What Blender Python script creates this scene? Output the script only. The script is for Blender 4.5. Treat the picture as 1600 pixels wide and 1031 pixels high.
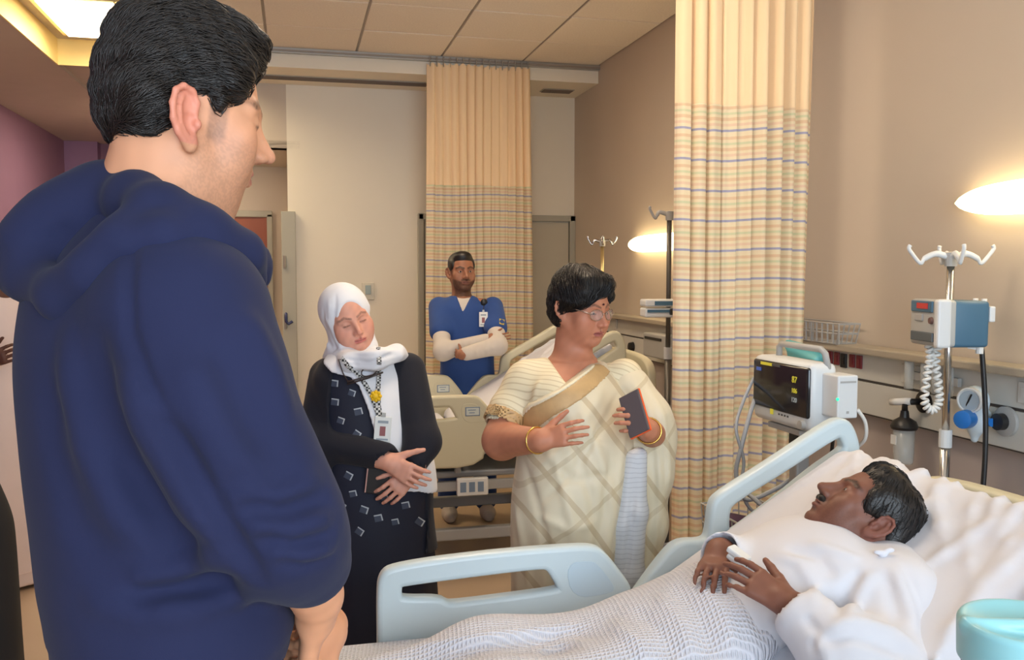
import bpy, bmesh, math, random
import numpy as np
from mathutils import Vector, Matrix, Euler
for o in list(bpy.data.objects): bpy.data.objects.remove(o)
SC = bpy.context.scene
COL = SC.collection
rnd = random.Random(7)
# ---------------------------------------------------------------- camera
FPX, CX, CY, CAMH = 1400.0, 800.0, 515.5, 1.52
YAW = math.atan((CX-460.0)/FPX); PIT = math.atan((CY-425.0)/FPX)
CF = np.array([math.sin(YAW)*math.cos(PIT), math.cos(YAW)*math.cos(PIT), -math.sin(PIT)])
CR = np.array([math.cos(YAW), -math.sin(YAW), 0.0]); CU = np.cross(CR, CF)
CO = np.array([0, 0, CAMH])
def ray(x, y): return CF+(x-CX)/FPX*CR+(CY-y)/FPX*CU
def J(x, y, t): return CO+ray(x, y)*t
def PX(x, y, X): d = ray(x, y); return CO+d*(X/d[0])
def PY(x, y, Y): d = ray(x, y); return CO+d*(Y/d[1])
def PZ(x, y, Z): d = ray(x, y); return CO+d*((Z-CAMH)/d[2])
cam = bpy.data.cameras.new('camera'); camo = bpy.data.objects.new('camera', cam); COL.objects.link(camo)
cam.sensor_width = 36; cam.lens = 36*FPX/1600; cam.clip_start = 0.02
camo.matrix_world = Matrix(((CR[0], CU[0], -CF[0], 0), (CR[1], CU[1], -CF[1], 0), (CR[2], CU[2], -CF[2], CAMH), (0, 0, 0, 1)))
SC.camera = camo
# ---------------------------------------------------------------- world, daylight, exposure
w = bpy.data.worlds.new('World'); SC.world = w; w.use_nodes = True
w.node_tree.nodes['Background'].inputs[0].default_value = (.75, .86, 1, 1)
w.node_tree.nodes['Background'].inputs[1].default_value = 0.35
def area(name, loc, rot, sx, sy, power, col):
    l = bpy.data.lights.new(name, 'AREA'); l.shape = 'RECTANGLE'; l.size = sx; l.size_y = sy; l.energy = power; l.color = col
    o = bpy.data.objects.new(name, l); COL.objects.link(o); o.location = loc; o.rotation_euler = rot; return o
area('window_daylight', (0.35, -1.78, 1.75), (math.radians(90), 0, 0), 3.5, 1.75, 122, (.74, .87, 1))
SC.view_settings.view_transform = 'Standard'; SC.view_settings.look = 'None'; SC.view_settings.gamma = 1
SC.view_settings.use_curve_mapping = False; SC.view_settings.exposure = 0.40
# ---------------------------------------------------------------- materials
MT = {}
def srgb(r, g, b):
    return tuple(((c/255)/12.92 if c/255 <= .04045 else ((c/255+.055)/1.055)**2.4) for c in (r, g, b))
def mat(name, rgb, rough=.5, metal=0, var=0., vscale=6, bump=0., bscale=200, emit=None, estr=0, alpha=None, trans=0, spec=.5, attr=None, sheen=0, coat=0, bdist=.002):
    if name in MT: return MT[name]
    m = bpy.data.materials.new(name); m.use_nodes = True; nt = m.node_tree; b = nt.nodes['Principled BSDF']
    c = srgb(*rgb)+(1,)
    b.inputs['Base Color'].default_value = c; b.inputs['Roughness'].default_value = rough; b.inputs['Metallic'].default_value = metal
    b.inputs['Specular IOR Level'].default_value = spec
    if sheen: b.inputs['Sheen Weight'].default_value = sheen; b.inputs['Sheen Roughness'].default_value = .5
    if coat: b.inputs['Coat Weight'].default_value = coat
    if trans: b.inputs['Transmission Weight'].default_value = trans; b.inputs['IOR'].default_value = 1.3
    if alpha is not None: b.inputs['Alpha'].default_value = alpha
    if emit: b.inputs['Emission Color'].default_value = srgb(*emit)+(1,); b.inputs['Emission Strength'].default_value = estr
    tc = nt.nodes.new('ShaderNodeTexCoord')
    src = None
    if attr:
        a = nt.nodes.new('ShaderNodeAttribute'); a.attribute_name = attr; src = a.outputs['Color']
    if var:
        n = nt.nodes.new('ShaderNodeTexNoise'); n.inputs['Scale'].default_value = vscale; n.inputs['Detail'].default_value = 4
        nt.links.new(tc.outputs['Object'], n.inputs['Vector'])
        h = nt.nodes.new('ShaderNodeHueSaturation')
        mr = nt.nodes.new('ShaderNodeMapRange'); mr.inputs[1].default_value = .3; mr.inputs[2].default_value = .7
        mr.inputs[3].default_value = 1-var; mr.inputs[4].default_value = 1+var
        nt.links.new(n.outputs['Fac'], mr.inputs[0]); nt.links.new(mr.outputs[0], h.inputs['Value'])
        h.inputs['Color'].default_value = c
        if src: nt.links.new(src, h.inputs['Color'])
        src = h.outputs['Color']
    if src: nt.links.new(src, b.inputs['Base Color'])
    if bump:
        n2 = nt.nodes.new('ShaderNodeTexNoise'); n2.inputs['Scale'].default_value = bscale; n2.inputs['Detail'].default_value = 3
        nt.links.new(tc.outputs['Object'], n2.inputs['Vector'])
        bp = nt.nodes.new('ShaderNodeBump'); bp.inputs['Strength'].default_value = bump; bp.inputs['Distance'].default_value = bdist
        nt.links.new(n2.outputs['Fac'], bp.inputs['Height']); nt.links.new(bp.outputs['Normal'], b.inputs['Normal'])
    MT[name] = m; return m
# ---------------------------------------------------------------- objects
def tag(o, label=None, cat=None, group=None, kind=None):
    if label: o['label'] = label
    if cat: o['category'] = cat
    if group: o['group'] = group
    if kind: o['kind'] = kind
    return o
def empty(name, loc=(0, 0, 0), rz=0):
    o = bpy.data.objects.new(name, None); COL.objects.link(o); o.location = Vector([float(c) for c in loc]); o.rotation_euler.z = rz
    o.empty_display_size = .05; return o
def link(name, me, m=None, parent=None, smooth=False):
    o = bpy.data.objects.new(name, me); COL.objects.link(o)
    if m is not None and not me.materials:
        for q in (m if isinstance(m, (list, tuple)) else [m]): me.materials.append(q)
    if smooth: me.polygons.foreach_set('use_smooth', [True]*len(me.polygons))
    if parent is not None: o.parent = parent
    return o
def mesh(name, v, f):
    me = bpy.data.meshes.new(name); me.from_pydata([tuple(map(float, q)) for q in v], [], [tuple(map(int, q)) for q in f]); me.update(); return me
class B:
    """collects boxes, tubes, lathes into one mesh"""
    def __init__(s): s.bm = bmesh.new()
    def box(s, c, d, rot=None, bev=0, seg=2):
        r = bmesh.ops.create_cube(s.bm, size=1); vs = r['verts']
        bmesh.ops.scale(s.bm, vec=Vector([float(q) for q in d]), verts=vs)
        if bev:
            es = list({e for v in vs for e in v.link_edges})
            r2 = bmesh.ops.bevel(s.bm, geom=es, offset=bev, segments=seg, affect='EDGES', profile=.5)
            vs = list({v for f in r2['faces'] for v in f.verts} | {v for v in vs if v.is_valid})
        if rot is not None: bmesh.ops.rotate(s.bm, cent=(0, 0, 0), matrix=rot if isinstance(rot, Matrix) else Euler(rot).to_matrix(), verts=vs)
        bmesh.ops.translate(s.bm, vec=Vector([float(q) for q in c]), verts=vs); return s
    def tube(s, pts, r, n=10, cap=True, closed=False):
        P = [Vector([float(c) for c in p]) for p in pts]; N = len(P); R = r if isinstance(r, (list, tuple)) else [r]*N
        rings = []; up = None
        for i, p in enumerate(P):
            a = P[(i-1) % N] if (i > 0 or closed) else P[i]; b = P[(i+1) % N] if (i < N-1 or closed) else P[i]
            t = (b-a).normalized()
            if up is None:
                up = Vector((0, 0, 1)) if abs(t.z) < .9 else Vector((1, 0, 0))
            x = t.cross(up).normalized(); y = x.cross(t).normalized(); up = y
            rings.append([s.bm.verts.new(p+(x*math.cos(2*math.pi*k/n)+y*math.sin(2*math.pi*k/n))*R[i]) for k in range(n)])
        for i in range(N if closed else N-1):
            q, u = rings[i], rings[(i+1) % N]
            for k in range(n): s.bm.faces.new((q[k], q[(k+1) % n], u[(k+1) % n], u[k]))
        if cap and not closed:
            s.bm.faces.new(rings[0]); s.bm.faces.new(rings[-1])
        return s
    def lathe(s, prof, c=(0, 0, 0), n=24, M=None):
        rings = []
        c = Vector([float(q) for q in c])
        for r, z in prof:
            ring = []
            for k in range(n):
                v = Vector((max(r, 1e-5)*math.cos(2*math.pi*k/n), max(r, 1e-5)*math.sin(2*math.pi*k/n), z))
                if M is not None: v = M @ v
                ring.append(s.bm.verts.new(v+c))
            rings.append(ring)
        for q, u in zip(rings, rings[1:]):
            for k in range(n): s.bm.faces.new((q[k], q[(k+1) % n], u[(k+1) % n], u[k]))
        s.bm.faces.new(rings[0]); s.bm.faces.new(rings[-1]); return s
    def ball(s, c, r, u=16, v=10):
        q = bmesh.ops.create_uvsphere(s.bm, u_segments=u, v_segments=v, radius=1)['verts']
        rr = r if isinstance(r, (tuple, list)) else (r, r, r)
        bmesh.ops.scale(s.bm, vec=rr, verts=q); bmesh.ops.translate(s.bm, vec=Vector([float(k) for k in c]), verts=q); return s
    def build(s, name, m, parent=None, smooth=False, ang=None):
        bmesh.ops.recalc_face_normals(s.bm, faces=s.bm.faces)
        me = bpy.data.meshes.new(name); s.bm.to_mesh(me); s.bm.free()
        o = link(name, me, m, parent, smooth)
        if ang: 
            me.polygons.foreach_set('use_smooth', [True]*len(me.polygons)); me.set_sharp_from_angle(angle=math.radians(ang))
        return o
def boxo(name, lo, hi, m, parent=None, bev=0):
    c = [(a+b)/2 for a, b in zip(lo, hi)]; d = [abs(b-a) for a, b in zip(lo, hi)]
    return B().box(c, d, bev=bev).build(name, m, parent)
def chaikin(pts, n=2):
    P = [np.array(p, float) for p in pts]
    for _ in range(n):
        Q = []
        for a, b in zip(P, P[1:]+P[:1]): Q += [a*.75+b*.25, a*.25+b*.75]
        P = Q
    return P
def plate(name, loops, ext, bev, M, m, parent=None, rounds=2, bres=3):
    """flat shape with holes from 2D loops, thick and rounded; M maps (u, v, n) to the world"""
    cu = bpy.data.curves.new(name, 'CURVE'); cu.dimensions = '2D'; cu.fill_mode = 'BOTH'; cu.extrude = ext; cu.bevel_depth = bev; cu.bevel_resolution = bres
    for lp in loops:
        P = chaikin(lp, rounds) if rounds else lp
        sp = cu.splines.new('POLY'); sp.points.add(len(P)-1); sp.use_cyclic_u = True
        for i, p in enumerate(P): sp.points[i].co = (p[0], p[1], 0, 1)
    t = bpy.data.objects.new('tmp', cu); COL.objects.link(t)
    dg = bpy.context.evaluated_depsgraph_get(); me = bpy.data.meshes.new_from_object(t.evaluated_get(dg))
    bpy.data.objects.remove(t); bpy.data.curves.remove(cu)
    me.materials.clear(); me.transform(M); me.update()
    o = link(name, me, m, parent); me.polygons.foreach_set('use_smooth', [True]*len(me.polygons)); me.set_sharp_from_angle(angle=math.radians(40))
    return o
MXZ = Matrix(((1, 0, 0, 0), (0, 0, -1, 0), (0, 1, 0, 0), (0, 0, 0, 1)))   # u->X, v->Z, n->-Y
# ---------------------------------------------------------------- smooth solid modelling on a grid
class G:
    def __init__(s): s.p = []
    def _add(s, fn, lo, hi, k, op): s.p.append((fn, np.array(lo, float), np.array(hi, float), k, op)); return s
    @staticmethod
    def _loc(M):
        if M is None: return None
        return np.array(M.inverted() if isinstance(M, Matrix) else np.linalg.inv(M), dtype=np.float32)
    @staticmethod
    def _bb(lo, hi, M):
        if M is None: return lo, hi
        A = np.array(M); c = np.array([[x, y, z, 1] for x in (lo[0], hi[0]) for y in (lo[1], hi[1]) for z in (lo[2], hi[2])]) @ A.T
        return c[:, :3].min(0), c[:, :3].max(0)
    def rc(s, a, b, r1, r2=None, k=.01, op='+', M=None):
        a = np.array(a, float); b = np.array(b, float); r2 = r1 if r2 is None else r2
        if M is not None:
            A = np.array(M); a = A[:3, :3] @ a+A[:3, 3]; b = A[:3, :3] @ b+A[:3, 3]
        ba = (b-a).astype(np.float32); L = max(float(ba @ ba), 1e-9); a32 = a.astype(np.float32)
        def fn(x, y, z):
            px, py, pz = x-a32[0], y-a32[1], z-a32[2]
            h = np.clip((px*ba[0]+py*ba[1]+pz*ba[2])/L, 0, 1)
            return np.sqrt((px-h*ba[0])**2+(py-h*ba[1])**2+(pz-h*ba[2])**2)-(r1+(r2-r1)*h)
        R = max(r1, r2)
        return s._add(fn, np.minimum(a, b)-R, np.maximum(a, b)+R, k, op)
    def ch(s, pts, rs, k=.01, op='+', M=None):
        if not isinstance(rs, (list, tuple)): rs = [rs]*len(pts)
        for a, b, r1, r2 in zip(pts, pts[1:], rs, rs[1:]): s.rc(a, b, r1, r2, k, op, M)
        return s
    def el(s, c, r, k=.01, op='+', rot=None, M=None):
        c = np.array(c, float); T = np.eye(4); T[:3, 3] = c
        if rot is not None: T[:3, :3] = np.array(Euler(rot).to_matrix()) if not isinstance(rot, (np.ndarray, Matrix)) else np.array(rot)
        if M is not None: T = np.array(M) @ T
        I = G._loc(T); r = np.array(r, np.float32)
        def fn(x, y, z):
            u = (I[0, 0]*x+I[0, 1]*y+I[0, 2]*z+I[0, 3])/r[0]; v = (I[1, 0]*x+I[1, 1]*y+I[1, 2]*z+I[1, 3])/r[1]; q = (I[2, 0]*x+I[2, 1]*y+I[2, 2]*z+I[2, 3])/r[2]
            k0 = np.sqrt(u*u+v*v+q*q)+1e-6; k1 = np.sqrt((u/r[0])**2+(v/r[1])**2+(q/r[2])**2)+1e-6
            return k0*(k0-1)/k1
        lo, hi = G._bb(-r, r, T)
        return s._add(fn, lo, hi, k, op)
    def bx(s, c, d, rd=.005, k=.01, op='+', rot=None, M=None):
        T = np.eye(4); T[:3, 3] = np.array(c, float)
        if rot is not None: T[:3, :3] = np.array(Euler(rot).to_matrix()) if not isinstance(rot, (np.ndarray, Matrix)) else np.array(rot)
        if M is not None: T = np.array(M) @ T
        I = G._loc(T); d = np.array(d, np.float32)/2
        def fn(x, y, z):
            u = abs(I[0, 0]*x+I[0, 1]*y+I[0, 2]*z+I[0, 3])-d[0]+rd; v = abs(I[1, 0]*x+I[1, 1]*y+I[1, 2]*z+I[1, 3])-d[1]+rd; q = abs(I[2, 0]*x+I[2, 1]*y+I[2, 2]*z+I[2, 3])-d[2]+rd
            return np.sqrt(np.maximum(u, 0)**2+np.maximum(v, 0)**2+np.maximum(q, 0)**2)+np.minimum(np.maximum(np.maximum(u, v), q), 0)-rd
        lo, hi = G._bb(-d, d, T)
        return s._add(fn, lo, hi, k, op)
    def loft(s, secs, k=.02, op='+', fold=None, e=2.0):
        """upright solid; secs rows (z, cx, cy, rx, ry, angle)"""
        S = np.array(sorted(secs), float); Z = S[:, 0]
        def fn(x, y, z):
            zz = np.asarray(z, float)
            def it(i):
                return _pchip(Z, S[:, i], zz).astype(np.float32)
            c0, c1, rx, ry, an = it(1), it(2), it(3), it(4), it(5)
            ca, sa = np.cos(an), np.sin(an)
            dx, dy = x-c0, y-c1
            u = (dx*ca+dy*sa)/rx; v = (-dx*sa+dy*ca)/ry
            q = (np.abs(u)**e+np.abs(v)**e)**(1/e)
            mr = np.minimum(rx, ry)
            if fold is not None: q = q*(1-fold(np.arctan2(v, u), z))
            d = (q-1)*mr
            return np.maximum(d, np.maximum(z-Z[-1], Z[0]-z))
        m = np.maximum(S[:, 3], S[:, 4])*1.15
        return s._add(fn, [(S[:, 1]-m).min(), (S[:, 2]-m).min(), Z[0]], [(S[:, 1]+m).max(), (S[:, 2]+m).max(), Z[-1]], k, op)
    def prism(s, pts, o, u, v, n0, n1, op='&', k=0.004):
        """polygon in the (u, v) plane at o, extruded along u x v from n0 to n1"""
        o = np.array(o, np.float32); u = np.array(u, np.float32); v = np.array(v, np.float32); n = np.cross(u, v).astype(np.float32); P = np.array(pts, np.float32)
        def fn(x, y, z):
            dx, dy, dz = x-o[0], y-o[1], z-o[2]; a = dx*u[0]+dy*u[1]+dz*u[2]; b = dx*v[0]+dy*v[1]+dz*v[2]; c = dx*n[0]+dy*n[1]+dz*n[2]
            d2 = None; ins = None
            for i in range(len(P)):
                p, q = P[i], P[(i+1) % len(P)]; e = q-p; wx, wy = a-p[0], b-p[1]; h = np.clip((wx*e[0]+wy*e[1])/max(float(e @ e), 1e-9), 0, 1)
                dd = (wx-h*e[0])**2+(wy-h*e[1])**2; d2 = dd if d2 is None else np.minimum(d2, dd)
                cr = ((p[1] > b) != (q[1] > b)) & (a < (q[0]-p[0])*(b-p[1])/((q[1]-p[1]) if abs(q[1]-p[1]) > 1e-9 else 1e-9)+p[0]); ins = cr if ins is None else ins ^ cr
            d = np.where(ins, -1, 1)*np.sqrt(d2); return np.maximum(d, np.maximum(n0-c, c-n1))
        return s._add(fn, [-99]*3, [99]*3, k, op)
    def cut(s, n, c, k=.002):
        """remove the half space on the +n side of point c"""
        n = np.array(n, float); n /= np.linalg.norm(n); o = float(n @ np.array(c, float)); n = n.astype(np.float32)
        def fn(x, y, z): return -(n[0]*x+n[1]*y+n[2]*z-o)
        return s._add(fn, [-99]*3, [99]*3, k, '-')
    def fold(s, P, A, w):
        """soft ridge (A > 0) or valley (A < 0) of width w along a line"""
        P = [np.array(p, np.float32) for p in P]; w = float(w)
        def fn(x, y, z):
            best = None
            for i, (a, b) in enumerate(zip(P, P[1:])):
                ba = b-a; L = max(float(ba @ ba), 1e-9); px, py, pz = x-a[0], y-a[1], z-a[2]
                h = np.clip((px*ba[0]+py*ba[1]+pz*ba[2])/L, 0, 1); d2 = (px-h*ba[0])**2+(py-h*ba[1])**2+(pz-h*ba[2])**2
                t = (i+h)/(len(P)-1); e = np.exp(-d2/(w*w))*np.clip(np.minimum(t, 1-t)*5, 0, 1)
                best = e if best is None else np.maximum(best, e)
            return -A*best
        Q = np.array(P); return s._add(fn, Q.min(0)-2.4*w, Q.max(0)+2.4*w, 0, 'd')
    def disp(s, fn): return s._add(fn, [-99]*3, [99]*3, 0, 'd')
    def field(s, lo, hi, h, fine=()):
        ax = []
        for i in range(3):
            iv = sorted((max(float(q[0][i]), float(lo[i])), min(float(q[1][i]), float(hi[i])), q[2]) for q in fine)
            ed = sorted({float(lo[i]), float(hi[i])} | {e for q in iv for e in q[:2] if lo[i] <= e <= hi[i]}); pts = []
            for u, v in zip(ed, ed[1:]):
                m_ = (u+v)/2; hh = min([q[2] for q in iv if q[0] <= m_ <= q[1]]+[h]); n_ = max(1, int(math.ceil((v-u)/hh-1e-6))); pts += [u+(v-u)*k/n_ for k in range(n_)]
            ax.append(np.array(pts+[ed[-1]], np.float32))
        n = [len(a) for a in ax]
        D = np.full(n, .5, np.float32)
        for fn, a, b, k, op in s.p:
            mg = k+3.5*h
            i0 = [max(0, int(np.searchsorted(ax[i], a[i]-mg))-1) for i in range(3)]; i1 = [min(n[i], int(np.searchsorted(ax[i], b[i]+mg))+1) for i in range(3)]
            if any(p >= q for p, q in zip(i0, i1)): continue
            sl = tuple(slice(p, q) for p, q in zip(i0, i1))
            x, y, z = ax[0][sl[0]][:, None, None], ax[1][sl[1]][None, :, None], ax[2][sl[2]][None, None, :]
            d = np.asarray(fn(x, y, z), np.float32); A = D[sl]
            if op == 'd': D[sl] = A+d; continue
            if op == '+':
                if k > 0:
                    hh = np.maximum(k-np.abs(A-d), 0)/k; D[sl] = np.minimum(A, d)-hh*hh*k*.25
                else: D[sl] = np.minimum(A, d)
            else:
                d = d if op == '&' else -d
                if k > 0:
                    hh = np.maximum(k-np.abs(A-d), 0)/k; D[sl] = np.maximum(A, d)+hh*hh*k*.25
                else: D[sl] = np.maximum(A, d)
        return D, ax
    def bounds(s):
        a = np.array([p[1] for p in s.p if p[4] == '+']); b = np.array([p[2] for p in s.p if p[4] == '+']); return a.min(0), b.max(0)
    def surf(s, h, box=None, fine=()):
        if box is None:
            lo, hi = s.bounds(); lo = lo-.012-2*h; hi = hi+.012+2*h
        else: lo, hi = box
        D, ax = s.field(lo, hi, h, fine); return nets(D, ax)
def _pchip(X, Y, q):
    if len(X) == 2: return np.interp(q, X, Y)
    hk = np.diff(X); dl = np.diff(Y)/hk; m = np.zeros_like(Y)
    for i in range(1, len(X)-1):
        if dl[i-1]*dl[i] > 0:
            w1 = 2*hk[i]+hk[i-1]; w2 = hk[i]+2*hk[i-1]; m[i] = (w1+w2)/(w1/dl[i-1]+w2/dl[i])
    m[0] = dl[0]; m[-1] = dl[-1]
    qq = np.clip(q, X[0], X[-1]); i = np.clip(np.searchsorted(X, qq, 'right')-1, 0, len(X)-2)
    t = (qq-X[i])/hk[i]
    return (2*t**3-3*t**2+1)*Y[i]+(t**3-2*t**2+t)*hk[i]*m[i]+(-2*t**3+3*t**2)*Y[i+1]+(t**3-t**2)*hk[i]*m[i+1]
def nets(D, ax):
    s = D < 0
    c = np.zeros(tuple(q-1 for q in D.shape), np.uint8)
    for i in (0, 1):
        for j in (0, 1):
            for k in (0, 1): c += s[i:s.shape[0]-1+i, j:s.shape[1]-1+j, k:s.shape[2]-1+k]
    act = (c > 0) & (c < 8); I, Jj, K = np.nonzero(act); idx = np.full(c.shape, -1, np.int64); idx[act] = np.arange(len(I))
    cv = np.stack([D[I+i, Jj+j, K+k] for i in (0, 1) for j in (0, 1) for k in (0, 1)], 1)
    off = np.array([(i, j, k) for i in (0, 1) for j in (0, 1) for k in (0, 1)], np.float32)
    acc = np.zeros((len(I), 3), np.float32); cnt = np.zeros(len(I), np.float32)
    for a in range(8):
        for b in range(a+1, 8):
            if np.abs(off[a]-off[b]).sum() != 1: continue
            va, vb = cv[:, a], cv[:, b]; m = (va < 0) != (vb < 0)
            t = np.where(m, va/np.where(m, va-vb, 1), 0)
            acc += np.where(m[:, None], off[a]+(off[b]-off[a])*t[:, None], 0); cnt += m
    fr = acc/np.maximum(cnt, 1)[:, None]; ii = (I, Jj, K)
    V = np.stack([ax[d][ii[d]]+(ax[d][ii[d]+1]-ax[d][ii[d]])*fr[:, d] for d in range(3)], 1).astype(np.float64)
    Q = []
    x = s[:-1, 1:-1, 1:-1] != s[1:, 1:-1, 1:-1]; i, j, k = np.nonzero(x); j += 1; k += 1
    q = np.stack([idx[i, j-1, k-1], idx[i, j, k-1], idx[i, j, k], idx[i, j-1, k]], 1); fl = ~s[i, j, k]; q[fl] = q[fl][:, ::-1]; Q.append(q)
    x = s[1:-1, :-1, 1:-1] != s[1:-1, 1:, 1:-1]; i, j, k = np.nonzero(x); i += 1; k += 1
    q = np.stack([idx[i-1, j, k-1], idx[i-1, j, k], idx[i, j, k], idx[i, j, k-1]], 1); fl = ~s[i, j, k]; q[fl] = q[fl][:, ::-1]; Q.append(q)
    x = s[1:-1, 1:-1, :-1] != s[1:-1, 1:-1, 1:]; i, j, k = np.nonzero(x); i += 1; j += 1
    q = np.stack([idx[i-1, j-1, k], idx[i, j-1, k], idx[i, j, k], idx[i-1, j, k]], 1); fl = ~s[i, j, k]; q[fl] = q[fl][:, ::-1]; Q.append(q)
    return V, np.concatenate(Q)
def solid(name, patches, m, parent=None, base=(0, 0, 0), col=None, midx=None):
    """patches: list of (V, Q); one mesh; col(V)->rgb linear per vertex; midx(V)->material index per face centre"""
    Vs, Qs, n = [], [], 0
    for V, Q in patches: Vs.append(V); Qs.append(Q+n); n += len(V)
    V = np.concatenate(Vs); Q = np.concatenate(Qs)
    me = bpy.data.meshes.new(name); me.vertices.add(len(V)); me.vertices.foreach_set('co', (V-np.array(base)).astype(np.float32).ravel())
    me.loops.add(Q.size); me.loops.foreach_set('vertex_index', Q.astype(np.int32).ravel())
    me.polygons.add(len(Q)); me.polygons.foreach_set('loop_start', np.arange(0, Q.size, 4, dtype=np.int32))
    for q in (m if isinstance(m, (list, tuple)) else [m]): me.materials.append(q)
    me.polygons.foreach_set('use_smooth', np.ones(len(Q), bool))
    if midx is not None: me.polygons.foreach_set('material_index', midx(V[Q].mean(1)).astype(np.int32))
    if col is not None:
        a = me.color_attributes.new('Col', 'FLOAT_COLOR', 'POINT'); c = np.ones((len(V), 4), np.float32); c[:, :3] = col(V); a.data.foreach_set('color', c.ravel())
    me.update(); me.validate()
    o = bpy.data.objects.new(name, me); COL.objects.link(o)
    if parent is not None: o.parent = parent
    return o
def sub(t):   # mesh points are stored relative to the thing's base
    return t
# ================================================================ THE ROOM
XR, YB, ZC, YS = 2.35, 7.41, 3.13, 6.8
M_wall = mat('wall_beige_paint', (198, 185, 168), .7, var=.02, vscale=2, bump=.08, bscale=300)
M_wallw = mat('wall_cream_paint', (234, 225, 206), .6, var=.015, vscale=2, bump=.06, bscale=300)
M_walllow = mat('wall_grey_vinyl', (176, 166, 162), .55, var=.02, bump=.05)
M_purple = mat('wall_purple_paint', (150, 116, 142), .6, var=.02, bump=.05)
M_lilac = mat('wall_lilac_paint', (166, 132, 168), .6, var=.02, bump=.05)
M_ceil = mat('ceiling_plaster', (200, 188, 176), .8, var=.02)
M_tile = mat('ceiling_tile', (238, 228, 212), .9, var=.05, vscale=90, bump=.35, bscale=160, bdist=.003)
M_grid = mat('ceiling_grid_metal', (150, 140, 128), .5)
M_frame = mat('door_frame_grey', (172, 168, 152), .5)
M_doorp = mat('door_panel_grey', (188, 180, 160), .5, var=.02)
M_wood = mat('door_brown_wood', (150, 84, 58), .5, var=.12, vscale=3)
M_floor = mat('floor_vinyl', (186, 164, 138), .32, var=.05, vscale=1.5)
M_alu = mat('aluminium', (176, 174, 168), .35, metal=.8)
def S(name, lo, hi, m, parent=None, bev=0):
    o = boxo(name, lo, hi, m, parent, bev); o['kind'] = 'structure'; return o
fl = S('floor', (-2.8, -1.7, -.1), (XR+.1, 12.6, 0), M_floor)
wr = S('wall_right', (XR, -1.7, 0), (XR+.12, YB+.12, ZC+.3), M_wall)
S('wall_panel_lower', (XR-.006, -1.6, .1), (XR+.01, YB-.01, .93), M_walllow, wr); 
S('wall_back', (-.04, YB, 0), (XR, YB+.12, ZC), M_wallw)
# side of the cream wall seen beside the corridor, its header and the far corridor
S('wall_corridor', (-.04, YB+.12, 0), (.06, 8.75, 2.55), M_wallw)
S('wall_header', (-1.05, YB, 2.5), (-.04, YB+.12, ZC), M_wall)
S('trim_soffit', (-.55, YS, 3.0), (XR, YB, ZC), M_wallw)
wd = S('wall_door', (-1.05, 8.75, 0), (.06, 8.87, 2.5), M_wall)
S('wall_passage', (-1.05, YB+.1, 0), (-1.0, 8.75, ZC), M_wall)
S('ceiling_corridor', (-1.05, YB, 2.5), (.06, 8.87, 2.56), M_ceil)
S('wall_left', (-2.82, -1.7, 0), (-2.72, 12.4, ZC), M_purple)
S('wall_end', (-2.82, 12.3, 0), (-1.0, 12.4, ZC), M_purple)
S('wall_lilac', (-2.72, 12.1, 0), (-2.34, 12.3, ZC), M_lilac)
S('wall_divider', (-1.05, 8.87, 0), (-1.0, 12.4, ZC), M_wall)
# front wall behind the camera with its wide window
wf = S('wall_front', (-2.72, -1.72, 0), (XR, -1.6, .85), M_wallw)
for n, lo, hi in (('wall_front_top', (-2.72, -1.72, 2.65), (XR, -1.6, ZC)), ('wall_front_side', (-2.72, -1.72, .85), (-1.45, -1.6, 2.65)), ('wall_front_pier', (2.15, -1.72, .85), (XR, -1.6, 2.65))):
    S(n, lo, hi, M_wallw)
wn = empty('window_1', (.35, -1.66, .85)); wn['kind'] = 'structure'
M_white = mat('white_painted_metal', (225, 226, 224), .4)
for x in (-1.78, -.6, .6, 1.78): B().box((x, 0, .9), (.05, .06, 1.8)).build('window_frame', M_white, wn)
for z in (.025, 1.775): B().box((0, 0, z), (3.56, .06, .05)).build('window_frame', M_white, wn)
# ceiling with a lit coffer on the left
cx0, cx1, cy0, cy1, cz = -1.75, -.6, 5.45, 7.68, 3.30
ce = S('ceiling', (-2.8, -1.7, ZC+.03), (cx0, 12.5, ZC+.1), M_ceil)
bm = B()
bm.box(((cx0+cx1)/2, (-1.7+cy0)/2, ZC+.065), (cx1-cx0, cy0+1.7, .07)); bm.box(((cx0+cx1)/2, (cy1+12.5)/2, ZC+.065), (cx1-cx0, 12.5-cy1, .07))
bm.box(((cx1+XR)/2, (-1.7+YB)/2, ZC+.065), (XR-cx1, YB+1.7, .07)); bm.box(((cx1-.2)/2-.1, (YB+12.5)/2, ZC+.065), (abs(cx1)+.3, 12.5-YB, .07))
q = bm.build('ceiling_slab', M_ceil, ce)
S('ceiling_margin', (-2.8, -1.7, ZC), (cx0-.012, 12.5, ZC+.03), M_ceil, ce)
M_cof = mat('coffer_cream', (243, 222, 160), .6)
cof = empty('ceiling_coffer', ((cx0+cx1)/2, (cy0+cy1)/2, ZC)); cof['kind'] = 'structure'
W2, L2 = (cx1-cx0)/2, (cy1-cy0)/2
for sgn in (-1, 1):
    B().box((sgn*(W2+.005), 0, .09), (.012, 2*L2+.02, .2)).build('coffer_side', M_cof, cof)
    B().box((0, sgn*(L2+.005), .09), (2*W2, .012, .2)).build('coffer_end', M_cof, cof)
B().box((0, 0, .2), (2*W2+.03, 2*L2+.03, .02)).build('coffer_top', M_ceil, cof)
lt = empty('ceiling_light', (-1.1, 6.83, ZC)); tag(lt, 'recessed ceiling light panel glowing behind the man in the navy hoodie', 'ceiling light')
B().box((0, 0, .145), (1.05, .98, .03)).box((0, 0, .127), (.01, .98, .012)).build('frame', M_cof, lt)
M_panel = mat('light_diffuser', (255, 250, 235), .5, emit=(255, 232, 190), estr=14)
B().box((0, 0, .122), (.96, .88, .02), bev=.004).build('diffuser', M_panel, lt)
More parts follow.
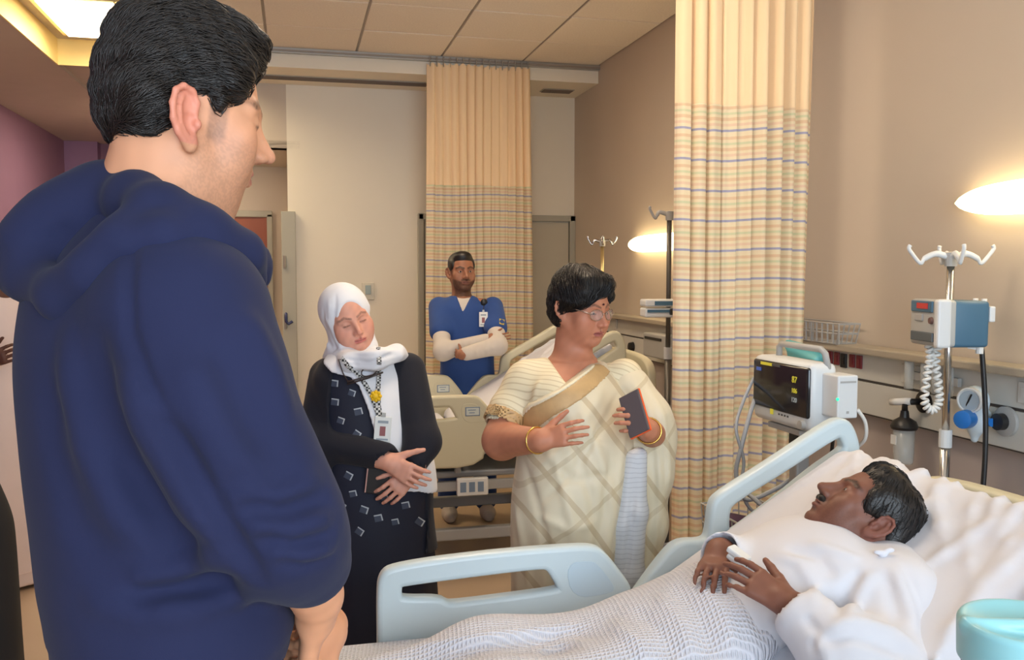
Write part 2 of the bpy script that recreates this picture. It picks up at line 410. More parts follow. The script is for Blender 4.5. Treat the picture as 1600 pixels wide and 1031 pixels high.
# two fill panels added out of view for warm light over the ward
M_fill = mat('fill_diffuser_warm', (255, 250, 235), .5, emit=(255, 230, 200), estr=20)
for ty, lb in ((4.595, 'added out-of-view fill light panel above the foot of the far bed'), (2.705, 'added out-of-view fill light panel above the sari wearer, nearer the window')):
    lt2 = empty('ceiling_light', (.785, ty, ZC)); tag(lt2, lb, 'ceiling light')
    B().box((0, 0, -.006), (.62, .62, .03)).build('frame', M_white, lt2)
    B().box((0, 0, -.016), (.56, .56, .014), bev=.004).build('diffuser', M_fill, lt2)
lt3 = empty('ceiling_light', (-1.45, 9.9, ZC)); tag(lt3, 'added hidden fill light panel in the corridor beyond the purple wall', 'ceiling light')  # added fill light, hidden from the camera, brightens the purple wall
B().box((0, 0, -.006), (.62, .62, .03)).build('frame', M_white, lt3); B().box((0, 0, -.016), (.56, .56, .014), bev=.004).build('diffuser', mat('fill_diffuser_corridor', (255, 250, 235), .5, emit=(255, 232, 205), estr=26), lt3)
lt4 = empty('ceiling_light', (-.72, 8.05, 2.5)); tag(lt4, 'small added fill light hidden in front of the brown corridor door', 'ceiling light')  # added out of sight to lift the dark passage by the door
B().box((0, 0, -.008), (.32, .32, .016), bev=.003).build('frame', M_white, lt4); B().box((0, 0, -.018), (.27, .27, .01), bev=.003).build('diffuser', M_fill, lt4)
# ceiling tiles, each laid in the grid
TS = .63
tm = None
for ix in range(-1, 5):
    for iy in range(0, 14):
        x0, y1 = -.16-.0+ix*TS, YS-iy*TS
        x1, y0 = min(x0+TS, XR), y1-TS
        x0 = max(x0, cx1+.02)
        if x1-x0 < .05 or y0 < -1.6: continue
        if abs((x0+x1)/2-.785) < .3 and min(abs((y0+y1)/2-4.595), abs((y0+y1)/2-2.705)) < .3: continue
        key = round(x1-x0, 3)
        t = link('ceiling_tile', MT.setdefault(('tile', key), None) or MT.__setitem__(('tile', key), B().box((0, 0, 0), (x1-x0-.016, TS-.016, .024), bev=.003, seg=1).build('tmp', M_tile).data) or MT[('tile', key)], None, ce)
        t.location = ((x0+x1)/2, (y0+y1)/2, ZC+.014+rnd.uniform(-.001, .001))
for o in [o for o in bpy.data.objects if o.name.startswith('tmp')]: bpy.data.objects.remove(o)
g = B()
for ix in range(0, 5): g.box((-.16+ix*TS, (YS-1.6)/2, ZC+.012), (.012, YS+1.6, .014))
g.build('ceiling_grid_runner', M_grid, ce)
g = B()
for iy in range(0, 14): g.box(((cx1+XR)/2, YS-iy*TS, ZC+.016), (XR-cx1, .012, .014))
g.build('ceiling_grid_cross', M_tile, ce)
# curtain track along the soffit, slot vent in its underside
tr = S('trim_track', (-.55, YS-.04, ZC-.035), (XR, YS-.001, ZC+.002), M_alu)
B().box((.9, YS-.045, ZC-.02), (2.9, .008, .012)).build('track_groove', M_grid, tr)
vt = empty('air_vent', (0, YS+.33, 3.0)); tag(vt, 'long slot air vent in the underside of the ceiling soffit', 'vent')
M_ventd = mat('vent_dark', (112, 100, 90), .6)
for a, b in ((-.5, 1.05), (1.98, 2.24)):
    B().box(((a+b)/2, 0, -.004), (b-a, .13, .006)).build('vent_frame', M_frame, vt)
    for k in range(4): B().box(((a+b)/2, -.045+.03*k, -.01), (b-a-.02, .02, .006)).build('slat', M_ventd, vt)
# double door in the back wall behind the far curtain
d1 = empty('door_1', (1.68, YB, 0)); d1['kind'] = 'structure'
for x in (-.66, .645): B().box((x, -.02, 1.0), (.05, .05, 2.0), bev=.006).build('door_jamb', M_frame, d1)
B().box((-.005, -.02, 1.975), (1.35, .05, .05), bev=.006).build('door_head', M_frame, d1)
for x in (-.32, .305): B().box((x, -.012, .975), (.615, .03, 1.93), bev=.003).build('door_leaf', M_doorp, d1)
# brown door of the far corridor with grey frame
a = PY(330, 333, 8.74); b = PY(421, 333, 8.74)
d2 = empty('door_2', (float((a[0]+b[0])/2), 8.75, 0)); d2['kind'] = 'structure'
hw = float(b[0]-a[0])/2
for s in (-1, 1): B().box((s*hw, -.02, 1.03), (.05, .06, 2.06), bev=.006).build('door_jamb', M_frame, d2)
B().box((0, -.02, 2.06), (2*hw+.05, .06, .06), bev=.006).build('door_head', M_frame, d2)
B().box((0, -.01, 1.02), (2*hw-.05, .03, 2.02)).build('door_leaf', M_wood, d2)
B().box((hw-.1, -.03, .55), (.12, .01, .9)).build('kick_plate', M_alu, d2)
# open door edge with hinges at the end of the cream wall
d3 = empty('door_3', (-.1, YB-.01, 0)); d3['kind'] = 'structure'
B().box((.062, -.02, 1.0), (.11, .05, 2.0), bev=.004).build('door_frame', M_frame, d3)
for z in (.35, 1.12, 1.6): B().tube([(.03, -.05, z-.05), (.03, -.05, z+.05)], .012, 8).build('hinge', M_alu, d3)
# light switch and small blue hook
sw = empty('light_switch', PY(575, 455, YB-.01)); tag(sw, 'rectangular wall light switch on the cream wall behind the hijab wearer', 'light switch')
B().box((0, 0, 0), (.1, .012, .14), bev=.004).build('cover_plate', mat('switch_plate', (214, 206, 184), .4), sw)
B().box((0, -.009, .012), (.045, .012, .075), bev=.003).build('rocker', mat('switch_rocker', (150, 160, 150), .3), sw)
hk = empty('coat_hook', PY(447, 496, YB-.05)); tag(hk, 'small dark blue hanging hook beside the open door frame', 'hook')
M_navyh = mat('hook_blue', (54, 62, 104), .4)
B().tube([(0, .03, .03), (0, -.02, .03), (0, -.03, 0), (.0, -.02, -.03), (.02, -.02, -.05), (.05, -.02, -.03)], .012, 8).build('hook_arm', M_navyh, hk, True)
B().box((0, .035, .02), (.05, .02, .12), bev=.006).build('hook_plate', M_navyh, hk)
# ---- curtains
def curtain_mat():
    m = bpy.data.materials.new('curtain_striped'); m.use_nodes = True; nt = m.node_tree; b = nt.nodes['Principled BSDF']
    uv = nt.nodes.new('ShaderNodeUVMap'); sp = nt.nodes.new('ShaderNodeSeparateXYZ'); nt.links.new(uv.outputs[0], sp.inputs[0])
    fr = nt.nodes.new('ShaderNodeMath'); fr.operation = 'FRACT'; mu = nt.nodes.new('ShaderNodeMath'); mu.operation = 'DIVIDE'; mu.inputs[1].default_value = .123*1.0
    nt.links.new(sp.outputs[1], mu.inputs[0]); nt.links.new(mu.outputs[0], fr.inputs[0])
    r = nt.nodes.new('ShaderNodeValToRGB'); r.color_ramp.interpolation = 'LINEAR'; e = r.color_ramp.elements
    base = srgb(242, 228, 196); bl = srgb(174, 174, 200); orr = srgb(234, 206, 170); gr = srgb(220, 220, 182); pk = srgb(238, 212, 184)
    st = [(0, base), (.06, base), (.075, bl), (.135, bl), (.15, base), (.24, base), (.26, pk), (.33, pk), (.35, base), (.42, base), (.44, orr), (.53, orr), (.55, base), (.62, base), (.64, gr), (.70, gr), (.72, base), (.80, base), (.82, orr), (.90, orr), (.92, base)]
    while len(e) < len(st): e.new(.5)
    for q, (p, c) in zip(e, st): q.position = p; q.color = c+(1,)
    nt.links.new(fr.outputs[0], r.inputs[0])
    # faint vertical threads
    w1 = nt.nodes.new('ShaderNodeMath'); w1.operation = 'DIVIDE'; w1.inputs[1].default_value = .11; f1 = nt.nodes.new('ShaderNodeMath'); f1.operation = 'FRACT'
    nt.links.new(sp.outputs[0], w1.inputs[0]); nt.links.new(w1.outputs[0], f1.inputs[0])
    r1 = nt.nodes.new('ShaderNodeValToRGB'); e1 = r1.color_ramp.elements; e1[0].color = (.9, .86, .84, 1); e1[0].position = .1; e1[1].color = (1, 1, 1, 1); e1[1].position = .14
    nt.links.new(f1.outputs[0], r1.inputs[0])
    mx = nt.nodes.new('ShaderNodeMix'); mx.data_type = 'RGBA'; mx.blend_type = 'MULTIPLY'; mx.inputs[0].default_value = 1
    nt.links.new(r.outputs[0], mx.inputs[6]); nt.links.new(r1.outputs[0], mx.inputs[7]); nt.links.new(mx.outputs[2], b.inputs['Base Color'])
    b.inputs['Roughness'].default_value = .85; b.inputs['Specular IOR Level'].default_value = .15
    tl = nt.nodes.new('ShaderNodeBsdfTranslucent'); ms = nt.nodes.new('ShaderNodeMixShader'); ms.inputs[0].default_value = .25
    nt.links.new(mx.outputs[2], tl.inputs[0]); nt.links.new(b.outputs[0], ms.inputs[1]); nt.links.new(tl.outputs[0], ms.inputs[2]); nt.links.new(ms.outputs[0], nt.nodes['Material Output'].inputs[0])
    return m
M_curt = curtain_mat()
M_mesh = mat('curtain_mesh_top', (244, 214, 172), .85, spec=.15, bump=.2, bscale=500)
def curtain(name, x0, x1, y, z0, zb, z1, label, seed, nf, amp, slant=0.0):
    t = empty(name, ((x0+x1)/2, y, z0)); tag(t, label, 'curtain', 'privacy curtains')
    r = random.Random(seed); ph = [r.uniform(0, 6.28) for _ in range(6)]
    def sect(part, za, zbb, nz, m):
        nu = nf*14; v = []; f = []; uvs = []
        for k in range(nz+1):
            z = za+(zbb-za)*k/nz
            for i in range(nu+1):
                s = i/nu; g = (z-z0)/(z1-z0)
                a = 2*math.pi*nf*s
                fold = math.sin(a+ph[0]+.35*math.sin(3*s*6+ph[1]))*(.75+.35*math.sin(s*13+ph[2]))+.35*math.sin(2.1*a+ph[3])*(1-.5*g)
                gather = 1+(.25*(z > z1-.16))*0
                sway = .012*math.sin(s*9+g*4+ph[4])
                hem = .008*math.sin(a*2.3+ph[5])
                x = (x0+(x1-x0)*s)+.012*math.cos(a+ph[0]+.5)+sway*.6+slant*(1-g)*(1 if s > .5 else -.4)*abs(s-.5)*2
                v.append((x-(x0+x1)/2, amp*fold*(1.05-.25*g)*gather+sway, z-z0+(hem if (k == nz and zbb == z1) else 0)))
                uvs.append((s*(x1-x0)*3.2, z+.006*math.sin(s*7)))
        for k in range(nz):
            for i in range(nu):
                p = k*(nu+1)+i; f.append((p, p+1, p+nu+2, p+nu+1))
        me = mesh(part, v, f); ul = me.uv_layers.new(name='UVMap')
        for l in me.loops: ul.data[l.index].uv = uvs[l.vertex_index]
        return link(part, me, m, t, True)
    sect('striped_panel', z0, zb, 24, M_curt); sect('mesh_header', zb, z1, 10, M_mesh)
    n = nf+3
    hm = B().tube([(0, 0, -.02), (0, 0, .04)], .004, 6).ball((0, 0, .045), .009, 8, 6).build('tmp', M_alu).data
    for i in range(n):
        h_ = link('curtain_hook', hm, None, t); h_.location = ((x0+(x1-x0)*(i+.5)/n)-(x0+x1)/2, 0, z1-z0)
    bpy.data.objects.remove(bpy.data.objects['tmp'])
    return t
a = PY(667, 112, 6.74); b = PY(826, 112, 6.74)
curtain('privacy_curtain', float(a[0]), float(b[0])+.02, 6.74, .3, 2.175, 3.07, 'gathered striped privacy curtain behind the man in blue scrubs', 3, 13, .022, .03)
a = PY(1059, 165, 3.42); b = PY(1276, 165, 3.42)
curtain('privacy_curtain', float(a[0]), min(float(b[0]), XR-.16), 3.42, .385, float(PY(1165, 166, 3.42)[2]), 3.07, 'tall striped privacy curtain right beside the patient monitor', 11, 9, .042, -.03)
# ceiling track of the near curtain
tr2 = S('trim_curtain_track', (.2, 3.405, ZC-.035), (XR, 3.435, ZC+.002), M_alu)
# ---- headwall service panel on the right wall
M_panel_w = mat('service_panel_white', (206, 206, 200), .45, var=.015)
M_ledge = mat('service_panel_ledge', (176, 166, 148), .4)
M_slot = mat('service_panel_joint', (70, 66, 64), .6)
M_dark = mat('black_plastic', (30, 30, 32), .4)
M_red = mat('socket_red', (128, 44, 48), .4)
hwl = empty('headwall_panel', (XR-.006, 3.0, .93)); tag(hwl, 'long white medical service panel running along the right wall', 'service panel')
L0, L1 = -1.55-3.0, YB-.02-3.0
def hb(name, x0, x1, z0, z1, m, bev=.003): return B().box(((x0+x1)/2, (L0+L1)/2, (z0+z1)/2), (abs(x1-x0), L1-L0, z1-z0), bev=bev).build(name, m, hwl)
hb('ledge', -.11, 0, .255, .285, M_ledge, .006); hb('upper_panel', -.05, 0, .145, .255, M_panel_w); hb('joint', -.046, 0, .133, .147, M_slot); hb('lower_panel', -.055, 0, .006, .135, M_panel_w); hb('bottom_joint', -.05, 0, 0, .008, M_slot)
# sockets
so = B(); 
def sock(y, z, w, h, m, nm='socket'): 
    o = B().box((-.054, y-3.0, z-.93), (.008, w, h), bev=.002).box((-.059, y-3.0, z-.93), (.004, w*.5, h*.5)).build(nm, m, hwl); return o
for y in (3.49, 3.44, 3.33, 3.28): sock(y, 1.145, .035, .055, M_red)
for y in (3.56, 3.39): sock(y, 1.14, .04, .06, M_dark)
for y in (2.98, 2.9, 2.4, 2.3): sock(y, 1.13, .06, .07, M_panel_w)
for k, y in enumerate((6.35, 6.1, 5.85)):
    B().lathe([(.0, 0), (.035, 0), (.03, .03), (.012, .035)], (-.055, y-3, .07), 14, Matrix.Rotation(-math.pi/2, 3, 'Y')).build('gas_outlet', M_dark, hwl)
for y in (6.4, 6.2): sock(y, 1.14, .05, .07, M_panel_w)
for y in (3.62, 3.5): B().box((-.066, y-3.0, .085), (.03, .035, .085), bev=.004).build('holder', M_white, hwl)
# ---- wall lamps
M_lamp = mat('lamp_glow', (255, 248, 225), .4, emit=(255, 228, 176), estr=5)
def wall_lamp(y0, y1, z, label):
    t = empty('wall_lamp', (XR, (y0+y1)/2, z)); tag(t, label, 'wall lamp', 'glowing lozenge wall lamps')
    L = (y1-y0)/2
    B().box((-.012, 0, 0), (.024, 2*L-.25, .05)).build('back_plate', M_white, t)
    n = 36; pr = []
    for i in range(n+1):
        s = -1+2*i/n; pr.append((.055*(1-abs(s)**5)**.8+.002, s*L))
    bmx = B(); bmx.lathe(pr, (-.055, 0, 0), 20, Matrix.Rotation(-math.pi/2, 3, 'X')); 
    for v in bmx.bm.verts: v.co.x = -.05+(v.co.x+.055)*.8
    bmx.build('diffuser', M_lamp, t, True)
wall_lamp(1.75, 2.76, 1.765, 'glowing white lozenge wall lamp above the infusion pole')
wall_lamp(4.95, 5.98, 1.71, 'glowing white lozenge wall lamp behind the near striped curtain')
# ================================================================ BEDS
M_bedp = mat('bed_plastic_pale', (196, 212, 218), .38, var=.01, coat=.1)
M_bedc = mat('bed_plastic_cream', (206, 200, 172), .4, var=.01)
M_bedpanel = mat('bed_panel_inset', (186, 206, 218), .42)
M_steel = mat('bed_steel_grey', (150, 152, 154), .4, metal=.3)
M_sheet = mat('white_sheet', (216, 217, 224), .75, var=.01, vscale=20, bump=.1, bscale=500, sheen=.1)
M_rubber = mat('rubber_dark', (44, 44, 48), .7)
M_gray = mat('grey_plastic', (168, 168, 166), .45)
M_label = mat('label_blue_grey', (120, 140, 164), .4)
M_chrome = mat('polished_steel', (200, 200, 200), .18, metal=1)
FOOT_OUT = [(597, 1060), (597, 1008), (596, 919), (600, 898), (614, 889), (685, 877), (790, 865), (895, 857), (921, 857), (936, 862), (974, 911), (977, 923), (974, 937), (955, 968), (930, 1060)]
FOOT_IN = [(619, 918), (622, 908), (634, 905), (740, 891), (842, 879), (856, 881), (865, 893), (878, 916), (872, 924), (800, 934), (706, 946), (694, 944), (684, 937), (627, 938), (620, 931)]
HEAD_OUT = [(968, 1010), (984, 943), (1014, 900), (1046, 859), (1062, 848), (1098, 848), (1109, 835), (1113, 788), (1124, 774), (1200, 727), (1296, 662), (1314, 658), (1325, 670), (1334, 700), (1330, 740), (1290, 800), (1240, 860), (1200, 930), (1180, 1010)]
HEAD_IN = [(1130, 796), (1138, 780), (1220, 730), (1300, 677), (1312, 676), (1319, 690), (1318, 703), (1300, 716), (1268, 738), (1210, 786), (1150, 831), (1137, 838), (1129, 830)]
HEAD_IN2 = [(1036, 903), (1052, 880), (1066, 872), (1110, 872), (1135, 878), (1120, 900), (1060, 935), (1018, 938)]
RY = 2.25
def to_xz(lp, X0, dz=0): 
    r = []
    for p in lp:
        q = PY(p[0], p[1], RY); r.append((float(q[0]-X0), float(q[2]+dz)))
    return r
BX = .73
HING, BANG, BLEN = .73, math.radians(31), .90     # backrest hinge x, angle, length
def bed(name, loc, mp, near_rails, dz, label, seed):
    t = empty(name, loc); tag(t, label, 'hospital bed', 'adjustable hospital beds')
    zt = .575+dz
    for s in (-1, 1):
        if s < 0 and not near_rails: continue
        Mx = Matrix.Translation((0, s*.455 if s > 0 else -.455, dz)) @ MXZ
        r = plate('foot_rail', [to_xz(FOOT_OUT, BX), to_xz(FOOT_IN, BX)], .010, .013, Mx, mp, t)
        ins = [(880, 877), (918, 872), (930, 878), (953, 908), (955, 917), (945, 923), (890, 930)]
        plate('control_panel', [to_xz(ins, BX)], .0235, .001, Mx, M_bedpanel if mp is M_bedp else mp, r, 2)
        if near_rails:
            q = PY(915, 895, RY); B().box((float(q[0])-BX, s*.455+(-.026 if s < 0 else -.026), float(q[2])+dz), (.075, .003, .045), bev=.001).build('control_label', M_label, r)
            B().box((float(q[0])-BX, s*.455-.0275, float(q[2])+dz), (.065, .002, .036)).build('control_label', mat('label_pale', (206, 212, 206), .4), r)
            for k in range(2): B().box((float(q[0])-BX-.004, s*.455-.029, float(q[2])+dz+.008-.014*k), (.04-.012*k, .002, .004)).build('label_mark', M_label, r)
        r = plate('head_rail', [to_xz(HEAD_OUT, BX), to_xz(HEAD_IN, BX), to_xz(HEAD_IN2, BX)], .010, .013, Mx, mp, t)
        q = PY(1125, 858, RY)
        B().lathe([(.0, 0), (.018, 0), (.018, .004), (.013, .006)], (float(q[0])-BX, s*.455-.023, float(q[2])+dz), 16, Matrix.Rotation(math.pi/2, 3, 'X')).build('angle_dial', M_label, r)
        for x in (-.1, .1):
            B().tube([(x-.15, s*.44, .40+dz), (x-.15, s*.455, .46+dz)], .018, 8).build('rail_bracket', M_steel, t)
    # deck, base, columns
    B().box((-.05, 0, .38+dz), (1.82, .82, .035), bev=.01).build('deck_frame', M_steel, t)
    for s in (-1, 1):
        B().box((-.05, s*.40, .32+dz), (1.8, .03, .05), bev=.005).build('side_beam', M_gray, t)
        B().box((-.06, s*.33, .16), (1.56, .05, .06), bev=.008).build('base_beam', M_gray, t)
    for x in (-.81, .7): B().box((x, 0, .16), (.06, .74, .06), bev=.008).build('base_cross_beam', M_gray, t)
    for x in (-.6, .45):
        B().box((x, 0, (.16+.40+dz)/2), (.09, .12, .24+dz), bev=.01).build('lift_column', M_steel, t)
        B().box((x, 0, .30+dz), (.06, .72, .04), bev=.005).build('cross_beam', M_steel, t)
    for x in (-.80, .68):
        for s in (-1, 1):
            w = B().lathe([(.0, -.02), (.055, -.02), (.062, -.012), (.062, .012), (.055, .02), (0, .02)], (x, s*.33, .064), 16, Matrix.Rotation(math.pi/2, 3, 'X')).build('caster_wheel', M_rubber, t, ang=40)
            B().box((x, s*.33, .115), (.06, .055, .05), bev=.01).build('caster_fork', M_gray, w)
    # boards
    hbm = Matrix(((0, 0, 1, 1.0), (1, 0, 0, 0), (0, 1, 0, dz), (0, 0, 0, 1)))
    ho = [(-.43, .40), (-.44, .84), (-.40, .93), (-.2, .955), (.2, .955), (.40, .93), (.44, .84), (.43, .40)]
    hi = [(-.30, .83), (-.31, .87), (-.18, .89), (.18, .89), (.31, .87), (.30, .83)]
    plate('headboard', [ho, hi], .012, .012, hbm, M_bedc, t)
    fbm = Matrix(((0, 0, 1, -1.0), (1, 0, 0, 0), (0, 1, 0, dz), (0, 0, 0, 1)))
    fo = [(-.40, .36), (-.41, .70), (-.38, .78), (-.2, .80), (.2, .80), (.38, .78), (.41, .70), (.40, .36)]
    fi = [(-.30, .68), (-.31, .72), (-.18, .74), (.18, .74), (.31, .72), (.30, .68)]
    plate('footboard', [fo, fi], .012, .012, fbm, M_bedc, t)
    # mattress: flat part and raised back, in a white fitted sheet with creases
    g = G(); hx = HING-BX
    g.bx(((-.97+hx)/2, 0, zt-.075), (hx+.97, .84, .15), .035, .02)
    ca, sa = math.cos(BANG), math.sin(BANG)
    R = Matrix.Rotation(-BANG, 3, 'Y'); L = BLEN
    mid = np.array([hx, 0, zt])+np.array([ca, 0, sa])*(L/2)-np.array([-sa, 0, ca])*.07
    g.bx(mid, (L, .86, .14), .045, .03, rot=R)
    rr = random.Random(seed)
    o0 = np.array([hx, 0, zt])
    W = [(rr.uniform(-.40, .40), rr.uniform(.40, .8), rr.uniform(-.25, .05), rr.uniform(.005, .011)) for _ in range(22)]
    for (y0, s1, sl, rad) in W:      # creases running down from the head edge
        pts = []
        for q in range(5):
            s = BLEN-.004-(BLEN-s1)*q/4; y = y0+sl*(q/4)**1.3
            p = o0+np.array([ca, 0, sa])*s+np.array([-sa, 0, ca])*(-.004+(.0 if q else -.012)); p[1] = y; pts.append(p)
        g.ch(pts, [rad, rad*1.1, rad, rad*.8, rad*.4], k=.02)
    m = solid('mattress', [g.surf(.010)], M_sheet, t)
    pend = B().box((.02, -.47, .33+dz), (.16, .03, .09), bev=.006).build('bed_control_box', M_white, t)
    for k in range(3): B().box((-.03+.045*k, -.487, .33+dz), (.03, .004, .05)).build('control_key', M_label, pend)
    return t
bed('hospital_bed', (BX, 1.795, 0), M_bedp, False, 0, 'pale blue-grey hospital bed with raised back under the patient', 5)
bed('hospital_bed', (.84, 4.86, 0), M_bedc, True, .11, 'cream hospital bed behind the hijab wearer and the sari wearer', 6)
# ================================================================ MONITOR ON ROLLING STAND
M_mon = mat('monitor_white', (212, 216, 218), .4)
M_scr = mat('monitor_screen', (24, 26, 32), .12, spec=.6)
M_teal = mat('teal_plastic_wrap', (96, 176, 178), .35)
a = J(1176, 608, 3.2); b = J(1266, 621, 2.85)
u = b-a; wid = float(np.hypot(u[0], u[1])); rz = math.atan2(u[1], u[0]); zc = float((a[2]+b[2])/2)+.004
mo = empty('patient_monitor', ((a[0]+b[0])/2, (a[1]+b[1])/2, 0), rz)
tag(mo, 'white patient monitor with black screen on a wheeled stand', 'patient monitor')
h2 = .113
bodyo = B().box((0, .05, zc), (wid, .10, 2*h2), bev=.022, seg=3).build('monitor_body', M_mon, mo, ang=40)
B().box((0, .005, zc+.016), (wid-.016, .02, 2*h2-.06), bev=.009, seg=3).build('screen_bezel', M_scr, bodyo, ang=40)
def glow(n, rgb, s): return mat(n, rgb, .5, emit=rgb, estr=s)
GY, GW, GG, GB = glow('screen_yellow', (200, 190, 60), .2), glow('screen_white', (150, 156, 156), .2), glow('screen_green', (40, 220, 150), 1.2), glow('screen_blue', (60, 84, 150), .35)
def sm(x, z, w, h, m, nm='screen_mark'): return B().box((x*wid, -.006, zc+z), (w, .002, h)).build(nm, m, bodyo)
sm(-.22, .088, .075, .010, GY); sm(-.05, .088, .05, .008, mat('screen_grey', (70, 72, 76), .4)); sm(-.36, .066, .03, .012, GB)
B().box((-.11*wid, -.006, zc-.072), (.018, .002, .018)).build('screen_mark', GY, bodyo)
for k in range(4): sm(.02+.05*k, -.074, .008, .006, mat('screen_grey', (70, 72, 76), .4))
def text(name, s, size, M, m, parent, ext=.0008):
    cu = bpy.data.curves.new(name, 'FONT'); cu.body = s; cu.size = size; cu.extrude = ext; cu.align_x = 'CENTER'; cu.align_y = 'CENTER'
    t = bpy.data.objects.new('tmp', cu); COL.objects.link(t); dg = bpy.context.evaluated_depsgraph_get(); me = bpy.data.meshes.new_from_object(t.evaluated_get(dg))
    bpy.data.objects.remove(t); me.materials.clear(); me.transform(M); return link(name, me, m, parent)
for s, z, m_ in (('87', .052, GY), ('106', .016, GY), ('120', -.014, GW)):
    text('screen_number', s, .030 if s == '87' else .022, Matrix.Translation((.27*wid, -.0065, zc+z)) @ MXZ, m_, bodyo)
B().lathe([(0, 0), (.016, 0), (.014, .016), (0, .017)], (.40*wid, .002, zc-h2+.026), 16, Matrix.Rotation(math.pi/2, 3, 'X')).build('control_knob', M_gray, bodyo, ang=40)
B().tube([(-.3*wid, .06, zc+h2-.01), (-.3*wid, .06, zc+h2+.03), (-.26*wid, .06, zc+h2+.042), (.40*wid, .06, zc+h2+.042), (.46*wid, .06, zc+h2+.03), (.47*wid, .07, zc+h2-.02)], .011, 10).build('carry_handle', M_gray, bodyo, True)
# side module
cnr = J(1309, 620, 2.78); Mi = np.array(Matrix.Rotation(-rz, 3, 'Z')); lc = Mi @ (cnr-np.array([(a[0]+b[0])/2, (a[1]+b[1])/2, 0]))
mb = B().box((float(lc[0])-.05, float(lc[1])+.036, float(lc[2])-.002), (.10, .072, .135), bev=.005).build('side_module', M_mon, mo)
B().box((float(lc[0])+.0008, float(lc[1])+.036, float(lc[2])+.045), (.002, .055, .006)).build('module_slot', M_gray, mb)
B().box((float(lc[0])+.0008, float(lc[1])+.036, float(lc[2])-.05), (.002, .008, .008)).build('module_button', M_gray, mb)
B().ball((float(lc[0])-.002, float(lc[1])+.001, float(lc[2])-.008), .005, 10, 8).build('status_light', GG, mb)
# stand
B().box((0, .06, zc-h2-.012), (.2, .09, .02), bev=.004).build('mount_plate', M_gray, mo)
B().box((.03, .06, zc-h2-.05), (.06, .05, .07), bev=.006).build('mount_neck', M_dark, mo)
B().box((.03, .06, (.1+zc-h2-.06)/2), (.05, .05, zc-h2-.16), bev=.008).build('pole', M_steel, mo)
for k in range(5):
    an = 2*math.pi*k/5+.3; e = (.03+.28*math.cos(an), .06+.28*math.sin(an))
    B().tube([(.03, .06, .12), (e[0], e[1], .09)], .02, 8).build('base_arm', M_gray, mo)
    B().lathe([(0, -.015), (.035, -.015), (.038, 0), (.035, .015), (0, .015)], (e[0], e[1], .039), 14, Matrix.Rotation(math.pi/2, 3, 'X')).build('caster_wheel', M_rubber, mo)
    B().tube([(e[0], e[1], .05), (e[0], e[1], .1)], .01, 6).build('caster_stem', M_gray, mo)
bk = np.array(mo.location)
# wire basket on the stand with hoses
def wire_basket(name, w, d, h, n, m, parent, loc, rad=.0025):
    k = B()
    def rect(z, s=1): 
        P = [(-w/2*s, -d/2*s), (w/2*s, -d/2*s), (w/2*s, d/2*s), (-w/2*s, d/2*s)]
        k.tube([(x+loc[0], y+loc[1], z+loc[2]) for x, y in P], rad*1.4, 6, closed=True)
    rect(h); rect(h*.5, .96); rect(0, .92)
    for i in range(n+1):
        x = -w/2+w*i/n
        for s in (-1, 1): k.tube([(x*.92+loc[0], s*d/2*.92+loc[1], loc[2]), (x+loc[0], s*d/2+loc[1], h+loc[2])], rad, 5)
        k.tube([(x*.92+loc[0], -d/2*.92+loc[1], loc[2]), (x*.92+loc[0], d/2*.92+loc[1], loc[2])], rad, 5)
    for i in range(1, max(3, n//2)):
        y = -d/2+d*i/max(3, n//2)
        for s in (-1, 1): k.tube([(s*w/2*.92+loc[0], y*.92+loc[1], loc[2]), (s*w/2+loc[0], y+loc[1], h+loc[2])], rad, 5)
    o = k.build(name, m, parent); return o
wire_basket('wire_basket', .30, .22, .13, 12, M_gray, mo, (-.02, -.09, .575))
B().box((.03, .04, .64), (.14, .1, .03), bev=.006).build('basket_bracket', M_mon, mo)
M_purp = mat('dark_purple_cuff', (66, 40, 64), .8, bump=.3, bscale=60)
cf = G(); pc = np.array(Matrix.Rotation(rz, 3, 'Z')) @ np.array([-.02, -.09, .0])+bk+np.array([0, 0, .64])
cf.el(pc, (.10, .07, .045), .03, rot=(0, 0, rz)).el(pc+np.array([.05, -.02, .02]), (.06, .05, .035), .03).el(pc+np.array([-.06, .03, .015]), (.05, .06, .04), .03)
cuff = solid('pressure_cuff', [cf.surf(.006)], M_purp, base=pc); cuff.location = pc; tag(cuff, 'dark purple rolled pressure cuff in the basket of the monitor stand', 'pressure cuff')
M_cable = mat('cable_grey', (158, 160, 164), .5); M_cablew = mat('cable_white', (226, 226, 222), .45); M_cablek = mat('cable_black', (28, 28, 30), .45)
def smooth_pts(P, n=6):
    P = [np.array(p, float) for p in P]; Q = []
    for i in range(len(P)-1):
        p0, p1, p2, p3 = P[max(i-1, 0)], P[i], P[i+1], P[min(i+2, len(P)-1)]
        for k in range(n):
            t = k/n; Q.append(.5*((2*p1)+(-p0+p2)*t+(2*p0-5*p1+4*p2-p3)*t*t+(-p0+3*p1-3*p2+p3)*t**3))
    return Q+[P[-1]]
def cable(name, P, r, m, parent):
    """cable fixed to its device: points are given in the room and stored in the device's own frame"""
    I = (Matrix.Translation(parent.location) @ Matrix.Rotation(parent.rotation_euler.z, 4, 'Z')).inverted()
    return B().tube([np.array(I @ Vector([float(k_) for k_ in q])) for q in smooth_pts(P)], r, 7).build(name, m, parent, True)
cable('cable', [J(1178, 590, 3.2), J(1160, 630, 3.15), J(1150, 670, 3.1), J(1162, 720, 3.1), J(1158, 765, 3.1), J(1180, 800, 3.1), J(1230, 790, 3.05)], .006, M_cable, mo)
cable('cable', [J(1180, 620, 3.2), J(1168, 660, 3.12), J(1158, 700, 3.1), J(1150, 740, 3.1), J(1165, 780, 3.1), J(1210, 765, 3.08), J(1240, 745, 3.05)], .008, M_cable, mo)
